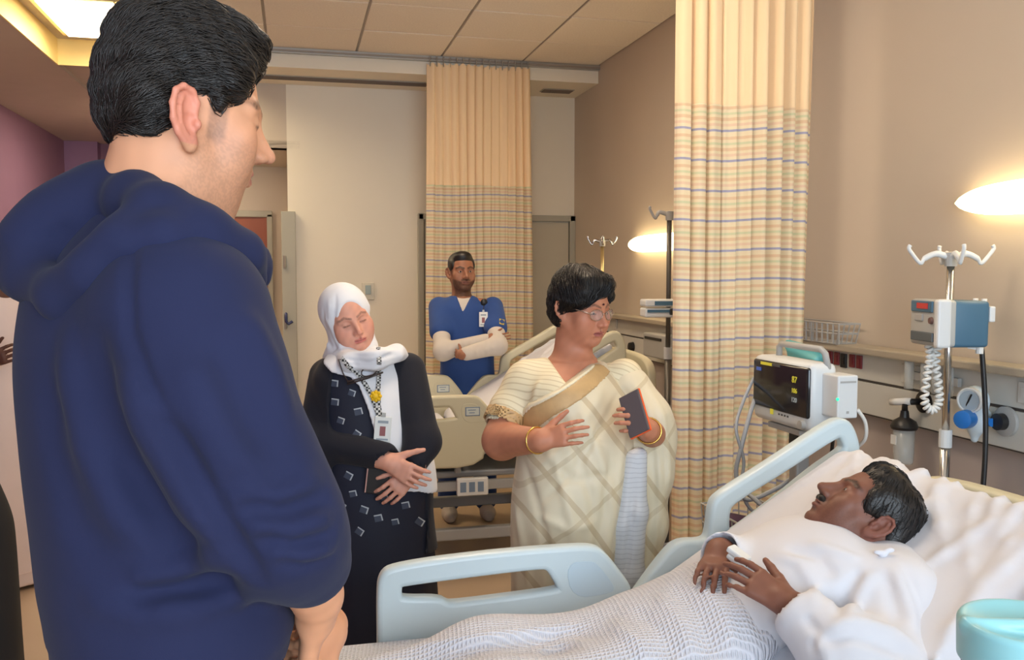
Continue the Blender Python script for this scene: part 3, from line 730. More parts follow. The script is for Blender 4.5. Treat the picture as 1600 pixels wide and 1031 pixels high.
cable('cable', [J(1340, 640, 2.8), J(1352, 660, 2.82), J(1352, 685, 2.85), J(1338, 700, 2.9), J(1325, 715, 2.9), J(1310, 760, 2.9)], .006, M_cablew, mo)
cable('cable', [J(1303, 672, 2.8), J(1300, 700, 2.85), J(1296, 730, 2.9), J(1288, 790, 2.95)], .006, M_cablek, mo)
cable('cable', [J(1132, 800, 3.1), J(1160, 770, 3.05), J(1185, 785, 3.0), J(1200, 800, 3.0), J(1225, 782, 3.0), J(1245, 800, 3.0), J(1200, 815, 3.05), J(1165, 812, 3.05), J(1145, 822, 3.05)], .008, M_cable, mo)
# teal package behind the monitor and wire basket on the ledge
tp = G(); c0 = J(1258, 545, 3.35)
tp.bx(c0, (.20, .03, .035), .01, .01, rot=(0, .12, rz+.2)).bx(c0+np.array([.0, .0, -.035]), (.17, .045, .05), .012, .02, rot=(0.2, .16, rz+.1))
tpo = solid('wrapped_package', [tp.surf(.005)], M_teal, base=c0); tpo.location = c0; tag(tpo, 'teal plastic wrapped package behind the monitor handle', 'package')
wb = empty('ledge_basket', (XR-.075, 3.62, 1.216)); tag(wb, 'silver wire basket standing on the wall panel ledge', 'basket')
wire_basket('basket_wires', .10, .58, .085, 4, M_gray, wb, (0, 0, 0), .003)
k = B()
for i in range(15): k.tube([(-.05, -.29+.0414*i, 0), (-.052, -.29+.0414*i, .085)], .004, 5)
k.build('basket_front', M_gray, wb)
# ================================================================ INFUSION POLES
def iv_pole(loc, ztop, hook, label, mpole, mh, rz=0, base=True, dbl=True):
    t = empty('infusion_pole', loc, rz); tag(t, label, 'infusion pole')
    B().tube([(0, 0, .1), (0, 0, ztop*.62)], .0165, 14).build('lower_pole', mpole, t, True)
    B().tube([(0, 0, ztop*.6), (0, 0, ztop)], .0125, 14).build('upper_pole', mpole, t, True)
    B().lathe([(.0, -.03), (.021, -.03), (.021, .03), (0, .03)], (0, 0, ztop*.61), 14).build('clamp_collar', M_mon, t)
    hd = B().lathe([(0, -.03), (.02, -.03), (.022, .015), (0, .02)], (0, 0, ztop), 14).build('hook_hub', M_gray, t)
    for an in ((0, math.pi) if not dbl else (0, math.pi, math.pi/2, -math.pi/2)):
        s = 1 if an in (0, math.pi) else .6
        P = [(.01, 0, 0), (.05*s, 0, .012), (hook*.62*s, 0, -.004), (hook*.72*s, 0, -.02), (hook*.92*s, 0, .012), (hook*s, 0, .03), (hook*.97*s, 0, .04)]
        P = [(p[0]*math.cos(an), p[0]*math.sin(an), p[2]+ztop) for p in P]
        B().tube(smooth_pts(P, 4), [.011]*5+[.010]*4+[.007]*16, 8).build('hook', mh, hd, True)
    for k_ in range(5):
        an = 2*math.pi*k_/5+.2; e = (.155*math.cos(an), .155*math.sin(an))
        B().tube([(0, 0, .11), (e[0], e[1], .085)], .016, 8).build('base_leg', M_gray, t)
        B().lathe([(0, -.012), (.03, -.012), (.033, 0), (.03, .012), (0, .012)], (e[0], e[1], .034), 12, Matrix.Rotation(math.pi/2, 3, 'X')).build('caster_wheel', M_rubber, t)
    return t
pt = J(1486, 402, 3.0); pole = iv_pole((pt[0], pt[1], 0), float(pt[2]), .142, 'steel infusion pole with a pump clamped on it beside the patient', M_chrome, M_mon, -YAW)
# pump on the pole
M_pblue = mat('pump_blue', (66, 106, 132), .4); M_pgrey = mat('pump_face', (176, 178, 176), .4)
pa = J(1426, 502, 3.02); pb = J(1472, 505, 2.83); pu = pb-pa; pw = float(np.hypot(pu[0], pu[1])); prz = math.atan2(pu[1], pu[0])
pc = (pa+pb)/2
pm = empty('infusion_pump', (pc[0], pc[1], pc[2]), prz); tag(pm, 'grey and blue infusion pump clamped to the steel pole', 'infusion pump')
B().box((0, .02, 0), (pw, .06, .15), bev=.012, seg=3).build('front_housing', M_pgrey, pm, ang=40)
B().box((pw/2-.012, .008, 0), (.03, .045, .155), bev=.008).build('white_edge', M_mon, pm)
B().box((.012, .092, -.002), (pw-.03, .13, .148), bev=.012, seg=3).build('rear_housing', M_pblue, pm, ang=40)
B().box((-.01, -.012, .052), (pw*.72, .008, .036), bev=.003).build('display_bezel', M_pblue, pm)
B().box((-.0, -.017, .054), (pw*.36, .004, .018)).build('display', glow('led_red', (150, 40, 34), .5), pm)
B().box((-.03, -.012, .016), (.05, .006, .024), bev=.002).build('keypad', M_gray, pm)
B().lathe([(0, 0), (.012, 0), (.010, .008), (0, .008)], (.05, -.01, .008), 14, Matrix.Rotation(math.pi/2, 3, 'X')).build('dial', mat('dial_brown', (110, 80, 74), .5), pm)
B().box((-.005, -.013, -.046), (pw*.74, .008, .03), bev=.003).build('pump_door', mat('pump_door_slate', (84, 92, 98), .4), pm)
for x in (.0, .05): B().tube([(x, .16, .03), (x, .16, .078)], .009, 8).build('top_knob', M_mon, pm, True)
B().box((pw/2-.02, .166, .03), (.03, .02, .05), bev=.004).build('pole_clamp', M_mon, pm)
B().box((pw/2-.008, .09, .045), (.004, .05, .008)).build('pump_lettering', mat('label_pale', (206, 212, 206), .4), pm)
# coiled white cord below the pump
def coil(P, R, turns, r, m, label):
    P = smooth_pts(P, 30); n = len(P); pts = []
    for i, p in enumerate(P):
        t = (P[min(i+1, n-1)]-P[max(i-1, 0)]); t /= np.linalg.norm(t)
        x = np.cross(t, CF); x /= np.linalg.norm(x); y = np.cross(t, x); an = 2*math.pi*turns*i/n
        pts.append(p+R*(math.cos(an)*x+math.sin(an)*y))
    c = pts[0]; o = B().tube([q-c for q in pts], r, 6).build('coiled_cord', m, None, True); o.location = c; tag(o, label, 'cord'); return o
coil([J(1466, 536, 2.95), J(1462, 565, 2.95), J(1466, 600, 2.95), J(1467, 628, 2.95), J(1456, 641, 2.95), J(1445, 628, 2.95), J(1448, 590, 2.95), J(1453, 560, 2.95), J(1451, 536, 2.95)], .010, 26, .0055, M_cablew, 'coiled white cord looping below the infusion pump')
cable('power_cable', [J(1514, 517, 2.93), J(1524, 514, 2.9), J(1531, 525, 2.9), J(1536, 570, 2.9), J(1540, 650, 2.9), J(1539, 720, 2.9), J(1534, 790, 2.9), J(1530, 850, 2.9)], .0085, M_cablek, pm)
ct = J(1528, 541, 2.89); tg = empty('cable_tag', ct, -YAW); tag(tg, 'white paper tag wrapped on the black pump cable', 'tag')
B().lathe([(.011, -.025), (.0125, -.024), (.0125, .024), (.011, .025)], (0.011, .01, 0), 12).build('tag_sleeve', M_white, tg); B().box((-.012, .01, .008), (.028, .002, .036), rot=(0, .15, 0)).build('tag_flap', M_white, tg)
# oxygen regulator and suction jar on the wall panel
M_blue = mat('knob_blue', (40, 116, 196), .35); M_o2 = mat('regulator_pale_blue', (206, 220, 228), .35)
wx = XR-.062
oc = PX(1524, 640, wx-.06); ox = empty('oxygen_regulator', (wx, oc[1], oc[2])); tag(ox, 'pale blue vacuum regulator with round gauge and blue knobs on the wall panel', 'regulator')
TY = Matrix.Rotation(-math.pi/2, 3, 'Y')
gb = G(); gb.el((-.06, 0, .03), (.038, .050, .052), .02).el((-.06, -.005, -.04), (.03, .034, .045), .03).rc((-.06, 0, -.06), (-.06, 0, -.10), .018, .012, .02).rc((-.02, 0, -.02), (-.06, 0, -.02), .02, .02, .02)
solid('regulator_body', [gb.surf(.004)], M_o2, ox)
RG = Matrix.Rotation(math.radians(-68), 3, 'Z') @ Matrix.Rotation(math.pi/2, 3, 'X')
dirg = RG @ Vector((0, 0, 1))
gc = Vector((-.06, 0, .035))+dirg*.028
gg = B().lathe([(0, 0), (.043, 0), (.043, .016), (.038, .018), (.036, .014), (0, .014)], gc, 24, RG).build('gauge', M_white, ox, ang=40)
B().lathe([(0, 0), (.033, 0), (.033, .002), (0, .002)], gc+dirg*.014, 24, RG).build('gauge_face', mat('gauge_face', (176, 190, 200), .3), gg)
B().box(gc+dirg*.018, (.004, .004, .05), rot=(.5, 0, 0)).build('gauge_needle', M_dark, gg)
B().lathe([(0, 0), (.03, 0), (.032, .01), (.030, .045), (.02, .05), (0, .05)], Vector((-.075, 0, -.028))+dirg*.015, 20, RG).build('blue_knob', M_blue, ox, ang=40)
B().lathe([(0, 0), (.014, 0), (.014, .03), (0, .03)], (-.045, -.03, -.035), 14, Matrix.Rotation(math.pi/2, 3, 'X')).build('blue_knob', M_blue, ox, ang=40)
wo = B().lathe([(0, 0), (.05, 0), (.05, .012), (.034, .018), (0, .018)], (.0, -.075, -.03), 22, TY).build('wall_outlet', M_gray, ox, ang=40)
B().lathe([(.012, 0), (.028, 0), (.028, .03), (.012, .03)], (-.012, -.075, -.03), 18, TY).build('outlet_ring', M_dark, wo, ang=40)
sc_ = PX(1413, 662, wx-.06); sj = empty('suction_jar', (wx, sc_[1], sc_[2])); tag(sj, 'clear suction jar with black lid hanging from the wall panel', 'suction jar')
M_clear = mat('clear_plastic', (225, 230, 228), .15, alpha=.35)
B().lathe([(0, 0), (.046, 0), (.05, .01), (.042, .03), (.018, .045), (.014, .07), (0, .07)], (-.06, 0, -.02), 22).build('jar_lid', M_dark, sj, ang=40)
B().lathe([(0, -.13), (.034, -.13), (.036, -.12), (.040, 0), (.038, 0), (.034, -.118), (0, -.122)], (-.06, 0, -.02), 22).build('jar', M_clear, sj, True)
B().box((-.099, .008, -.06), (.003, .03, .035)).build('jar_sticker', M_white, sj)
B().tube([(-.06, 0, .05), (-.06, 0, .075), (-.05, -.015, .085), (-.01, -.02, .085)], .012, 10).build('elbow', M_dark, sj, True)
B().tube([(-.075, .06, .075), (-.07, .03, .08), (-.06, 0, .085), (-.05, -.02, .087)], .014, 10).build('white_connector', M_white, sj, True)
B().lathe([(0, 0), (.04, 0), (.04, .012), (.026, .018), (0, .018)], (0, -.035, .085), 20, TY).build('wall_outlet', M_dark, sj, ang=40)
fm = empty('flow_tube', (wx, sc_[1]-.07, sc_[2]+.24)); tag(fm, 'clear flow meter tubes mounted above the suction jar', 'flow meter')
for y in (-.12, -.06, .0, .09):
    B().lathe([(0, -.06), (.018, -.06), (.018, .05), (.01, .055), (0, .055)], (-.03, y, -.05), 14).build('tube', M_clear, fm, True)
    B().lathe([(0, 0), (.012, 0), (.010, .02), (0, .02)], (-.03, y, .005), 10).build('tube_cap', M_gray if y < .05 else mat('cap_green', (60, 130, 96), .4), fm)
B().box((-.008, -.02, -.06), (.016, .26, .03)).build('bracket', M_gray, fm)
# far equipment beyond the curtain
pf = J(941, 378, 6.2); iv_pole((pf[0], pf[1], 0), float(pf[2]), .10, 'slim brass-toned infusion pole behind the sari wearer', mat('pole_brass', (196, 176, 130), .3, metal=.8), M_chrome, -YAW)
pf = J(1046, 335, 4.55); pd = iv_pole((pf[0], 5.0 if False else pf[1], 0), float(pf[2]), .10, 'dark infusion pole half hidden by the near striped curtain', mat('pole_dark', (96, 92, 86), .4, metal=.5), M_gray, -YAW, dbl=False)
pm2 = J(1032, 480, 4.4); dv = empty('pole_device', pm2, -YAW+.1); tag(dv, 'flat blue and white medical device on the dark infusion pole', 'medical device')
B().box((0, 0, .022), (.18, .12, .035), bev=.008).build('upper_housing', M_mon, dv); B().box((.02, -.061, .022), (.13, .006, .02)).build('display_strip', M_pblue, dv)
B().box((-.005, 0, -.025), (.17, .11, .045), bev=.008).build('lower_housing', M_mon, dv); B().box((0, -.058, -.016), (.16, .005, .014)).build('blue_stripe', M_pblue, dv); B().box((.055, -.06, -.02), (.05, .012, .03), bev=.004).build('clamp', M_dark, dv)
pq = PX(1035, 540, XR-.12); pb_ = empty('wall_printer', (XR-.062, pq[1], pq[2])); tag(pb_, 'boxy grey dispenser fixed to the service panel behind the dark pole', 'dispenser')
B().box((-.06, 0, 0), (.12, .34, .15), bev=.01).build('housing', M_gray, pb_); B().box((-.123, 0, .045), (.004, .26, .016)).build('slot', M_dark, pb_)
# ================================================================ JUG ON OVERBED TABLE
jc = J(1610, 970, .95); jz = float(jc[2])
M_jug = mat('jug_translucent', (190, 206, 220), .25, alpha=.75); M_lid = mat('jug_lid_aqua', (150, 208, 214), .3)
jt = .92
jg = empty('water_jug', (jc[0], jc[1], jt)); tag(jg, 'translucent water jug with aqua lid at the near right of the bed', 'jug')
zz = jz-jt
B().lathe([(0, 0), (.052, 0), (.055, .006), (.066, zz-.03), (.063, zz-.03), (.052, .01), (0, .01)], (0, 0, 0), 40).build('jug_body', M_jug, jg, True)
lid = G(); lid.loft([(zz-.045, 0, 0, .0695, .0695, 0), (zz-.006, 0, 0, .0705, .0705, 0), (zz, 0, 0, .067, .067, 0)], .0)
lid.el((0, 0, zz+.003), (.060, .060, .016), .006, '-')
lid.rc((-.06, .02, zz-.006), (.06, -.02, zz-.006), .008, .008, .008)
lid.loft([(zz-.05, 0, 0, .064, .064, 0), (zz-.016, 0, 0, .064, .064, 0)], .0, '-')
solid('jug_lid', [lid.surf(.0022)], M_lid, jg)
B().tube([(.066, -.02, zz-.05), (.11, -.035, zz-.06), (.115, -.037, .1), (.062, -.02, .06)], .009, 10).build('jug_handle', M_jug, jg, True)
ot = empty('overbed_table', (jc[0]+.05, jc[1]-.02, 0)); tag(ot, 'overbed table that carries the aqua lidded water jug', 'table')
B().box((0, 0, jt-.0125), (.42, .30, .025), bev=.008).build('table_top', M_bedc, ot); B().box((.17, 0, jt/2), (.05, .07, jt-.05), bev=.01).build('column', M_steel, ot); B().box((0, 0, .06), (.40, .07, .05), bev=.01).build('base', M_steel, ot)
# ================================================================ PEOPLE: shared builders
def nrm(v): v = np.array(v, float); return v/np.linalg.norm(v)
def frame(o, fwd, up, sc=1.0):
    """4x4: local +Y -> fwd, +Z -> up, +X -> the figure's right"""
    f = nrm(fwd); r = nrm(np.cross(f, up)); u = np.cross(r, f); M = np.eye(4); M[:3, 0] = r*sc; M[:3, 1] = f*sc; M[:3, 2] = u*sc; M[:3, 3] = o; return M
def T(M, p): return M[:3, :3] @ np.array(p, float)+M[:3, 3]
def headg(g, M, jaw=1.0, nose=1.0, cheek=1.0, chin=1.0, opened=(1, 1), mouth=0.0, ears=(1, 1), neck=True, ear_dz=0.0, rec=0.0):
    sc = np.linalg.norm(M[:3, 0])
    def E_(c, r, k=.012, op='+', rot=None): g.el(c, r, k*sc, op, rot, M)
    def C(a, b, r1, r2=None, k=.01, op='+'): g.rc(a, b, r1*sc, (r1 if r2 is None else r2)*sc, k*sc, op, M)
    E_((0, -.011, .034), (.076, .093, .085)); E_((0, .028, -.015), (.064*jaw**.5, .062, .088), .03); E_((0, .03-rec, -.066), (.053*jaw, .055, .044), .03)
    for s in (-1, 1):
        C((s*.058*jaw, -.008, -.045), (s*.022*jaw, .066-rec*1.5, -.098), .017, .014, .03); E_((s*.044, .060, -.026), (.026*cheek, .022*cheek, .024*cheek), .025)
        E_((s*.036, .058, -.055), (.026*cheek, .024*cheek, .028*cheek), .025)
        C((s*.046, .068, .018), (s*.012, .084, .014), .010, .011, .014)
    E_((0, .077-rec*1.6, -.099*chin), (.020, .016, .017), .022)
    for s in (-1, 1): E_((s*.032, .094, -.001), (.019, .016, .012), .014, '-')
    for s in (-1, 1): E_((s*.032, .0735, -.001), (.0155, .0140, .0135), .006)
    # nose
    n = nose
    C((0, .074, .006), (0, .092, -.034), .0095, .0155*n, .014)
    C((0, .084, .010), (0, .094+.020*n, -.030), .0068, .0095*n, .012); E_((0, .099+.017*n, -.034), (.0098*n, .0105*n, .0092*n), .006)
    for s in (-1, 1): E_((s*.0115*n, .094+.008*n, -.0385), (.0082*n, .0105*n, .0078*n), .007); E_((s*.0068*n, .098+.009*n, -.0455), (.0036, .0055, .0034), .003, '-')
    # lips
    E_((0, .084-rec*.7, -.066), (.028, .016, .020), .015); lr = rec*.7
    zo = .004*mouth
    for s in (-1, 1):
        C((s*.024, .083-lr, -.0665), (s*.005, .0985-lr, -.0625), .0040, .0056, .006); C((s*.023, .083-lr, -.0685-zo), (s*.004, .0965-lr, -.0745-zo), .0040, .0066, .006)
    for s in (-1, 1): C((s*.024, .0905-lr, -.0675-zo*.5), (0, .106-lr, -.0678-zo*.5), .0018+.001*mouth, .0022+.0015*mouth, .003, '-')
    E_((0, .098-lr, -.0565), (.003, .006, .006), .006, '-'); E_((0, .094-lr, -.0845), (.016, .006, .005), .010, '-')
    # ears
    for s, on in ((1, ears[0]), (-1, ears[1])):
        if not on: continue
        al = math.radians(24); ta = np.array([s*math.sin(al), -math.cos(al), 0]); nn = np.array([s*math.cos(al), math.sin(al), 0]); tb = nrm(np.array([0, -.16, 1.0])); ta = nrm(ta-tb*(ta @ tb)); e0 = np.array([s*.0745, -.012, -.010+ear_dz])
        W = lambda a_, b_, c_=0: tuple(e0+(ta*(a_+.006)+tb*b_+nn*(c_+.004))*on)
        Re = np.stack([ta, tb, nn], 1)
        E_(W(0, .002, 0), (.0175*on, .030*on, .0052*on), .006, '+', Re); E_(W(-.006, -.027, .001), (.0090*on, .011*on, .0055*on), .006, '+', Re)
        E_(W(-.003, -.006, .006), (.0090*on, .0125*on, .0070*on), .004, '-', Re); E_(W(.001, .014, .007), (.0095*on, .0095*on, .0050*on), .005, '-', Re)
        hx = [W(-.012, .004, .003), W(-.014, .016, .004), W(-.008, .028, .005), W(.004, .032, .006), W(.014, .026, .006), W(.0185, .012, .006), W(.0175, -.004, .005), W(.011, -.018, .004), W(.002, -.028, .003)]
        for a, b in zip(hx, hx[1:]): C(a, b, .0036*on, None, .003)
        ah = [W(.004, .020, .003), W(.0095, .008, .005), W(.0085, -.008, .005), W(.001, -.019, .004)]
        for a, b in zip(ah, ah[1:]): C(a, b, .0026*on, None, .004)
        E_(W(-.0135, -.007, .004), (.0045*on, .0065*on, .0055*on), .004, '+', Re)
    if neck: C((0, -.035, -.05), (0, -.048, -.16), .052, .056, .03)
    for s, on in ((1, opened[0]), (-1, opened[1])):
        if on: E_((s*.032, .090, -.001), (.0125*min(on, 1), .012, .0052*on), .002, '-')
def eyes(M, parent, base, iris, which=(1, 1), gaze=(0, 0)):
    sc = np.linalg.norm(M[:3, 0])
    for s, on in ((1, which[0]), (-1, which[1])):
        if not on: continue
        c = T(M, (s*.032, .0735, -.001)); me = bpy.data.meshes.new('eye')
        bm_ = bmesh.new(); bmesh.ops.create_uvsphere(bm_, u_segments=20, v_segments=14, radius=.0127*sc)
        d = nrm(M[:3, :3] @ np.array([gaze[0], 1, gaze[1]])); q = Vector(d).to_track_quat('Z', 'Y').to_matrix()
        for f_ in bm_.faces:
            cc = f_.calc_center_median().normalized(); f_.material_index = 2 if cc.z > .965 else (1 if cc.z > .87 else 0); f_.smooth = True
        bmesh.ops.rotate(bm_, cent=(0, 0, 0), matrix=q, verts=bm_.verts); bm_.to_mesh(me); bm_.free()
        for m_ in (mat('eye_white', (176, 162, 152), .2), mat('iris_'+iris, {'brown': (62, 40, 28), 'dark': (38, 26, 20)}[iris], .15), mat('pupil', (8, 8, 8), .1)): me.materials.append(m_)
        o = link('eye', me, None, parent); o.location = c-np.array(base)
def sstep(a, b, x): t = np.clip((x-a)/(b-a), 0, 1); return t*t*(3-2*t)
def seg2(px, pz, a, b):
    dx, dz = b[0]-a[0], b[1]-a[1]; t = np.clip(((px-a[0])*dx+(pz-a[1])*dz)/(dx*dx+dz*dz), 0, 1); return np.hypot(px-a[0]-t*dx, pz-a[1]-t*dz)
def facecol(M, skin, lip, brow, browc=(30, 22, 18), stubble=0, beardc=(40, 32, 28), beard=None, moust=0, ear=None, blush=None, lash=(1, 1), under=.0, bw=.0042, seed=1):
    I = np.linalg.inv(M); S_ = np.array(srgb(*skin)); L_ = np.array(srgb(*lip)); Bc = np.array(srgb(*browc)); Bd = np.array(srgb(*beardc))
    rs = np.random.RandomState(seed)
    def col(V):
        q = V @ I[:3, :3].T+I[:3, 3]; x, y, z = q[:, 0], q[:, 1], q[:, 2]; ax = np.abs(x)
        c = np.tile(S_, (len(V), 1)); nz = rs.uniform(-1, 1, len(V))
        c *= (1+.05*np.sin(x*170+z*90)*np.sin(y*140-z*60))[:, None]
        inh = ((q**2).sum(1) < .17**2)
        def mix(m, k): 
            m = (m*inh)[:, None]; c[:] = c*(1-m)+np.array(k)*m
        if blush: mix(.35*np.exp(-(((ax-.045)/.022)**2+((y-.065)/.03)**2+((z+.03)/.022)**2)), srgb(*blush)); mix(.3*np.exp(-((x/.014)**2+((y-.115)/.02)**2+((z+.034)/.014)**2)), srgb(*blush))
        if ear: mix(.75*sstep(.070, .080, ax)*(np.abs(y+.015) < .035)*(np.abs(z+.008) < .045), srgb(*ear))
        if under: mix(under*np.exp(-(((ax-.032)/.02)**2+((z+.014)/.008)**2))*(y > .05), Bc)
        jz = sstep(-.012, -.05, z-.25*np.maximum(0, .03-y)*0)*sstep(-.03, .02, y)*(z > -.135)
        jz = jz*sstep(.0, .012, np.hypot(x/1.5, (z+.068)*1.0)-.010)
        if stubble: mix(stubble*jz*(.55+.45*(nz > 0)), Bd)
        if beard is not None: mix(np.clip(beard(ax, y, z), 0, 1)*(.85+.15*nz), Bd)
        if moust: mix(moust*np.exp(-(((z+.0535+.10*np.maximum(ax-.012, 0))/.0062)**2))*(ax < .030)*(y > .06)*sstep(.032, .024, ax), Bd)
        # lips
        lm = sstep(.0105, .006, np.abs(z+.0685)+.25*ax*0)*sstep(.027, .020, ax)*(y > .066)*sstep(1.0, .7, (ax/.026)**2+((z+.0685)/.0125)**2)
        mix(.85*lm, L_); mix(.7*np.exp(-((z+.0678)/.0016)**2)*(ax < .023)*(y > .068), L_*.35)
        # brows
        if brow:
            d = np.minimum(seg2(ax, z, (.013, .0195), (.034, .0275)), seg2(ax, z, (.034, .0275), (.053, .020)))
            mix(brow*sstep(bw*1.5, bw*.5, d)*(y > .03)*(.8+.2*nz), Bc)
        for s, on in ((1, lash[0]), (-1, lash[1])):
            if on: mix(on*.85*np.exp(-((z+.0045+.10*(ax-.032)**2*40)/.0022)**2)*sstep(.016, .012, np.abs(x-s*.032))*(y > .06), Bc)
        return np.clip(c, 0, 1)
    return col
FING = [(.030, .076, .0088), (.0105, .085, .0090), (-.0095, .079, .0086), (-.0285, .062, .0078)]
def handg(g, w, f, n, s, curl=(.35, .45, .3), spread=.06, sc=1.0, thumb=(.75, .35, .3), k=.006, fcurl=None):
    """w wrist, f finger direction, n direction the palm faces, s direction of the thumb side"""
    f = nrm(f); n = nrm(np.array(n, float)-f*np.dot(n, f)); sd = np.cross(f, n); sd = sd if np.dot(sd, s) > 0 else -sd
    w = np.array(w, float)
    P = lambda a, b, c: w+sc*(f*a+sd*b+n*c)
    for b0, r_ in ((.024, .0140), (.008, .0150), (-.009, .0145), (-.024, .0130)): g.rc(P(.005, b0*.7, 0), P(.085 if abs(b0) < .02 else .080, b0*1.15, 0), r_*sc, r_*.86*sc, .012*sc)
    g.rc(P(-.03, 0, 0), P(.02, 0, 0), .024*sc, .026*sc, .015*sc)
    for i, (b0, L, r_) in enumerate(FING):
        cu = fcurl[i] if fcurl else curl
        a = -spread*(i-1.5); p = P(.086 if i in (1, 2) else .080, b0*1.08, 0); an = cu[0]
        for j, (fr, c_) in enumerate(((.46, cu[1]), (.30, cu[2]), (.24, 0))):
            d = (f*math.cos(a)-sd*math.sin(a)*-1*0+sd*math.sin(-a)*-1)*math.cos(an)+n*math.sin(an)
            q = p+d*L*fr*sc; g.rc(p, q, r_*(1-.10*j)*sc, r_*(1-.10*(j+1))*sc, .003*sc); p = q; an += c_
    p = P(.018, .026, .004); d = nrm(f*math.cos(thumb[0])+sd*math.sin(thumb[0])+n*.25)
    q = p+d*.042*sc; g.rc(p, q, .0155*sc, .0125*sc, .012*sc); d2 = nrm(d+f*thumb[1]+n*thumb[1]*.4); r2 = q+d2*.034*sc; g.rc(q, r2, .0112*sc, .0098*sc, .004*sc)
    d3 = nrm(d2+f*thumb[2]); g.rc(r2, r2+d3*.024*sc, .0098*sc, .0075*sc, .004*sc)
def strands(name, hair, flow, n, L, r, m, parent, base, seed=3, lift=.002, wav=.003, steps=7, keep=None):
    from mathutils.bvhtree import BVHTree
    V, Q = hair; bv = BVHTree.FromPolygons([tuple(v) for v in V], [tuple(q) for q in Q])
    rs = random.Random(seed); vs = []; fs = []
    for _ in range(n):
        p = Vector(V[rs.randrange(len(V))]); 
        if keep and not keep(np.array(p)): continue
        Ls = L*rs.uniform(.6, 1.3); ph = rs.uniform(0, 6.28); lf = lift*rs.uniform(.0, 1.5); pts = []
        for i in range(steps):
            lc, nn, _, _ = bv.find_nearest(p)
            d = Vector(flow(np.array(lc))); d = d-nn*d.dot(nn)
            if d.length < 1e-6: break
            d.normalize(); sdv = nn.cross(d); t = i/(steps-1)
            pts.append((lc+nn*(lf*(math.sin(t*math.pi*.8+.3))-.0005)+sdv*wav*math.sin(t*5+ph), d, nn, t)); p = lc+d*(Ls/steps)
        b0 = len(vs)
        for (q, d, nn, t) in pts:
            rr = r*(1-.75*t)*(.5+.5*min(1, t*5)); sdv = nn.cross(d)
            for a in (0, 2.1, 4.2): vs.append(q+(sdv*math.cos(a)+nn*math.sin(a))*rr-Vector([float(k) for k in base]))
        for i in range(len(pts)-1):
            for k in range(3): a = b0+i*3+k; b_ = b0+i*3+(k+1) % 3; fs.append((a, b_, b_+3, a+3))
    o = link(name, mesh(name, vs, fs), m, parent, True); o['kind'] = 'stuff'; return o
def skinmat(name, rough=.5): 
    m = mat(name, (200, 150, 120), rough, attr='Col', bump=.06, bscale=700, bdist=.0006, spec=.35)
    b = m.node_tree.nodes['Principled BSDF']; b.inputs['Subsurface Weight'].default_value = .12; b.inputs['Subsurface Radius'].default_value = (.012, .005, .003); b.inputs['Subsurface Scale'].default_value = .6
    return m
M_hair = mat('hair_black', (22, 18, 17), .42, var=.2, vscale=60, bump=.5, bscale=180, bdist=.003, spec=.5)
M_hairb = mat('hair_dark_brown', (34, 27, 23), .45, var=.25, vscale=50, bump=.4, bscale=160, bdist=.003, spec=.5)
def H(v): return np.array([v[0], v[1], 0.0])
RH, FH = nrm(H(CR)), nrm(H(CF))       # camera right / forward on the floor
def facing(phi): c, s = math.cos(math.radians(phi)), math.sin(math.radians(phi)); return RH*c+FH*s     # 0 = to the picture's right, 90 = away
UPV = np.array([0, 0, 1.0])
def rot_about(v, ax, an): return np.array(Matrix.Rotation(math.radians(an), 3, Vector(ax)) @ Vector(v))
M_shoe = mat('shoe_dark', (36, 34, 36), .5)

def bvh(*pats):
    from mathutils.bvhtree import BVHTree
    V = []; Q = []; n = 0
    for v, q in pats: V += [tuple(a) for a in v]; Q += [tuple(a+n) for a in q]; n += len(v)
    return BVHTree.FromPolygons(V, Q)
def hit(bv, x, y, off=.002):
    d = Vector(nrm(ray(x, y))); r_ = bv.ray_cast(Vector(CO), d)
    if r_[0] is None: return None, None
    n = r_[1] if r_[1].dot(d) < 0 else -r_[1]
    return np.array(r_[0]+n*off), np.array(n)
def ribbon(name, P, N, w, th, m, parent, base):
    """flat strap following points P with surface normals N"""
    vs, fs = [], []; base = np.array(base); n = len(P)
    for i in range(n):
        t = nrm(P[min(i+1, n-1)]-P[max(i-1, 0)]); s = nrm(np.cross(t, N[i])); nn = np.cross(s, t)
        for a, b in ((-1, 0), (1, 0), (1, 1), (-1, 1)): vs.append(P[i]+s*a*w/2+nn*b*th-base)
    for i in range(n-1):
        for k in range(4): a = i*4+k; b = i*4+(k+1) % 4; fs.append((a, b, b+4, a+4))
    fs += [(3, 2, 1, 0), tuple(4*(n-1)+k for k in range(4))]
    return link(name, mesh(name, vs, fs), m, parent)
def decal(name, bv, pts, m, parent, base, off=.003):
    """flat shape whose outline is laid on a surface"""
    vs = []; 
    for x, y in pts:
        p, n = hit(bv, x, y, off)
        if p is None: return None
        vs.append(p-np.array(base))
    return link(name, mesh(name, vs, [tuple(range(len(vs)))]), m, parent)
def uv_of(pts, t, base): return [(float((J(x, y, t)-base) @ RH), float(J(x, y, t)[2])) for x, y in pts]
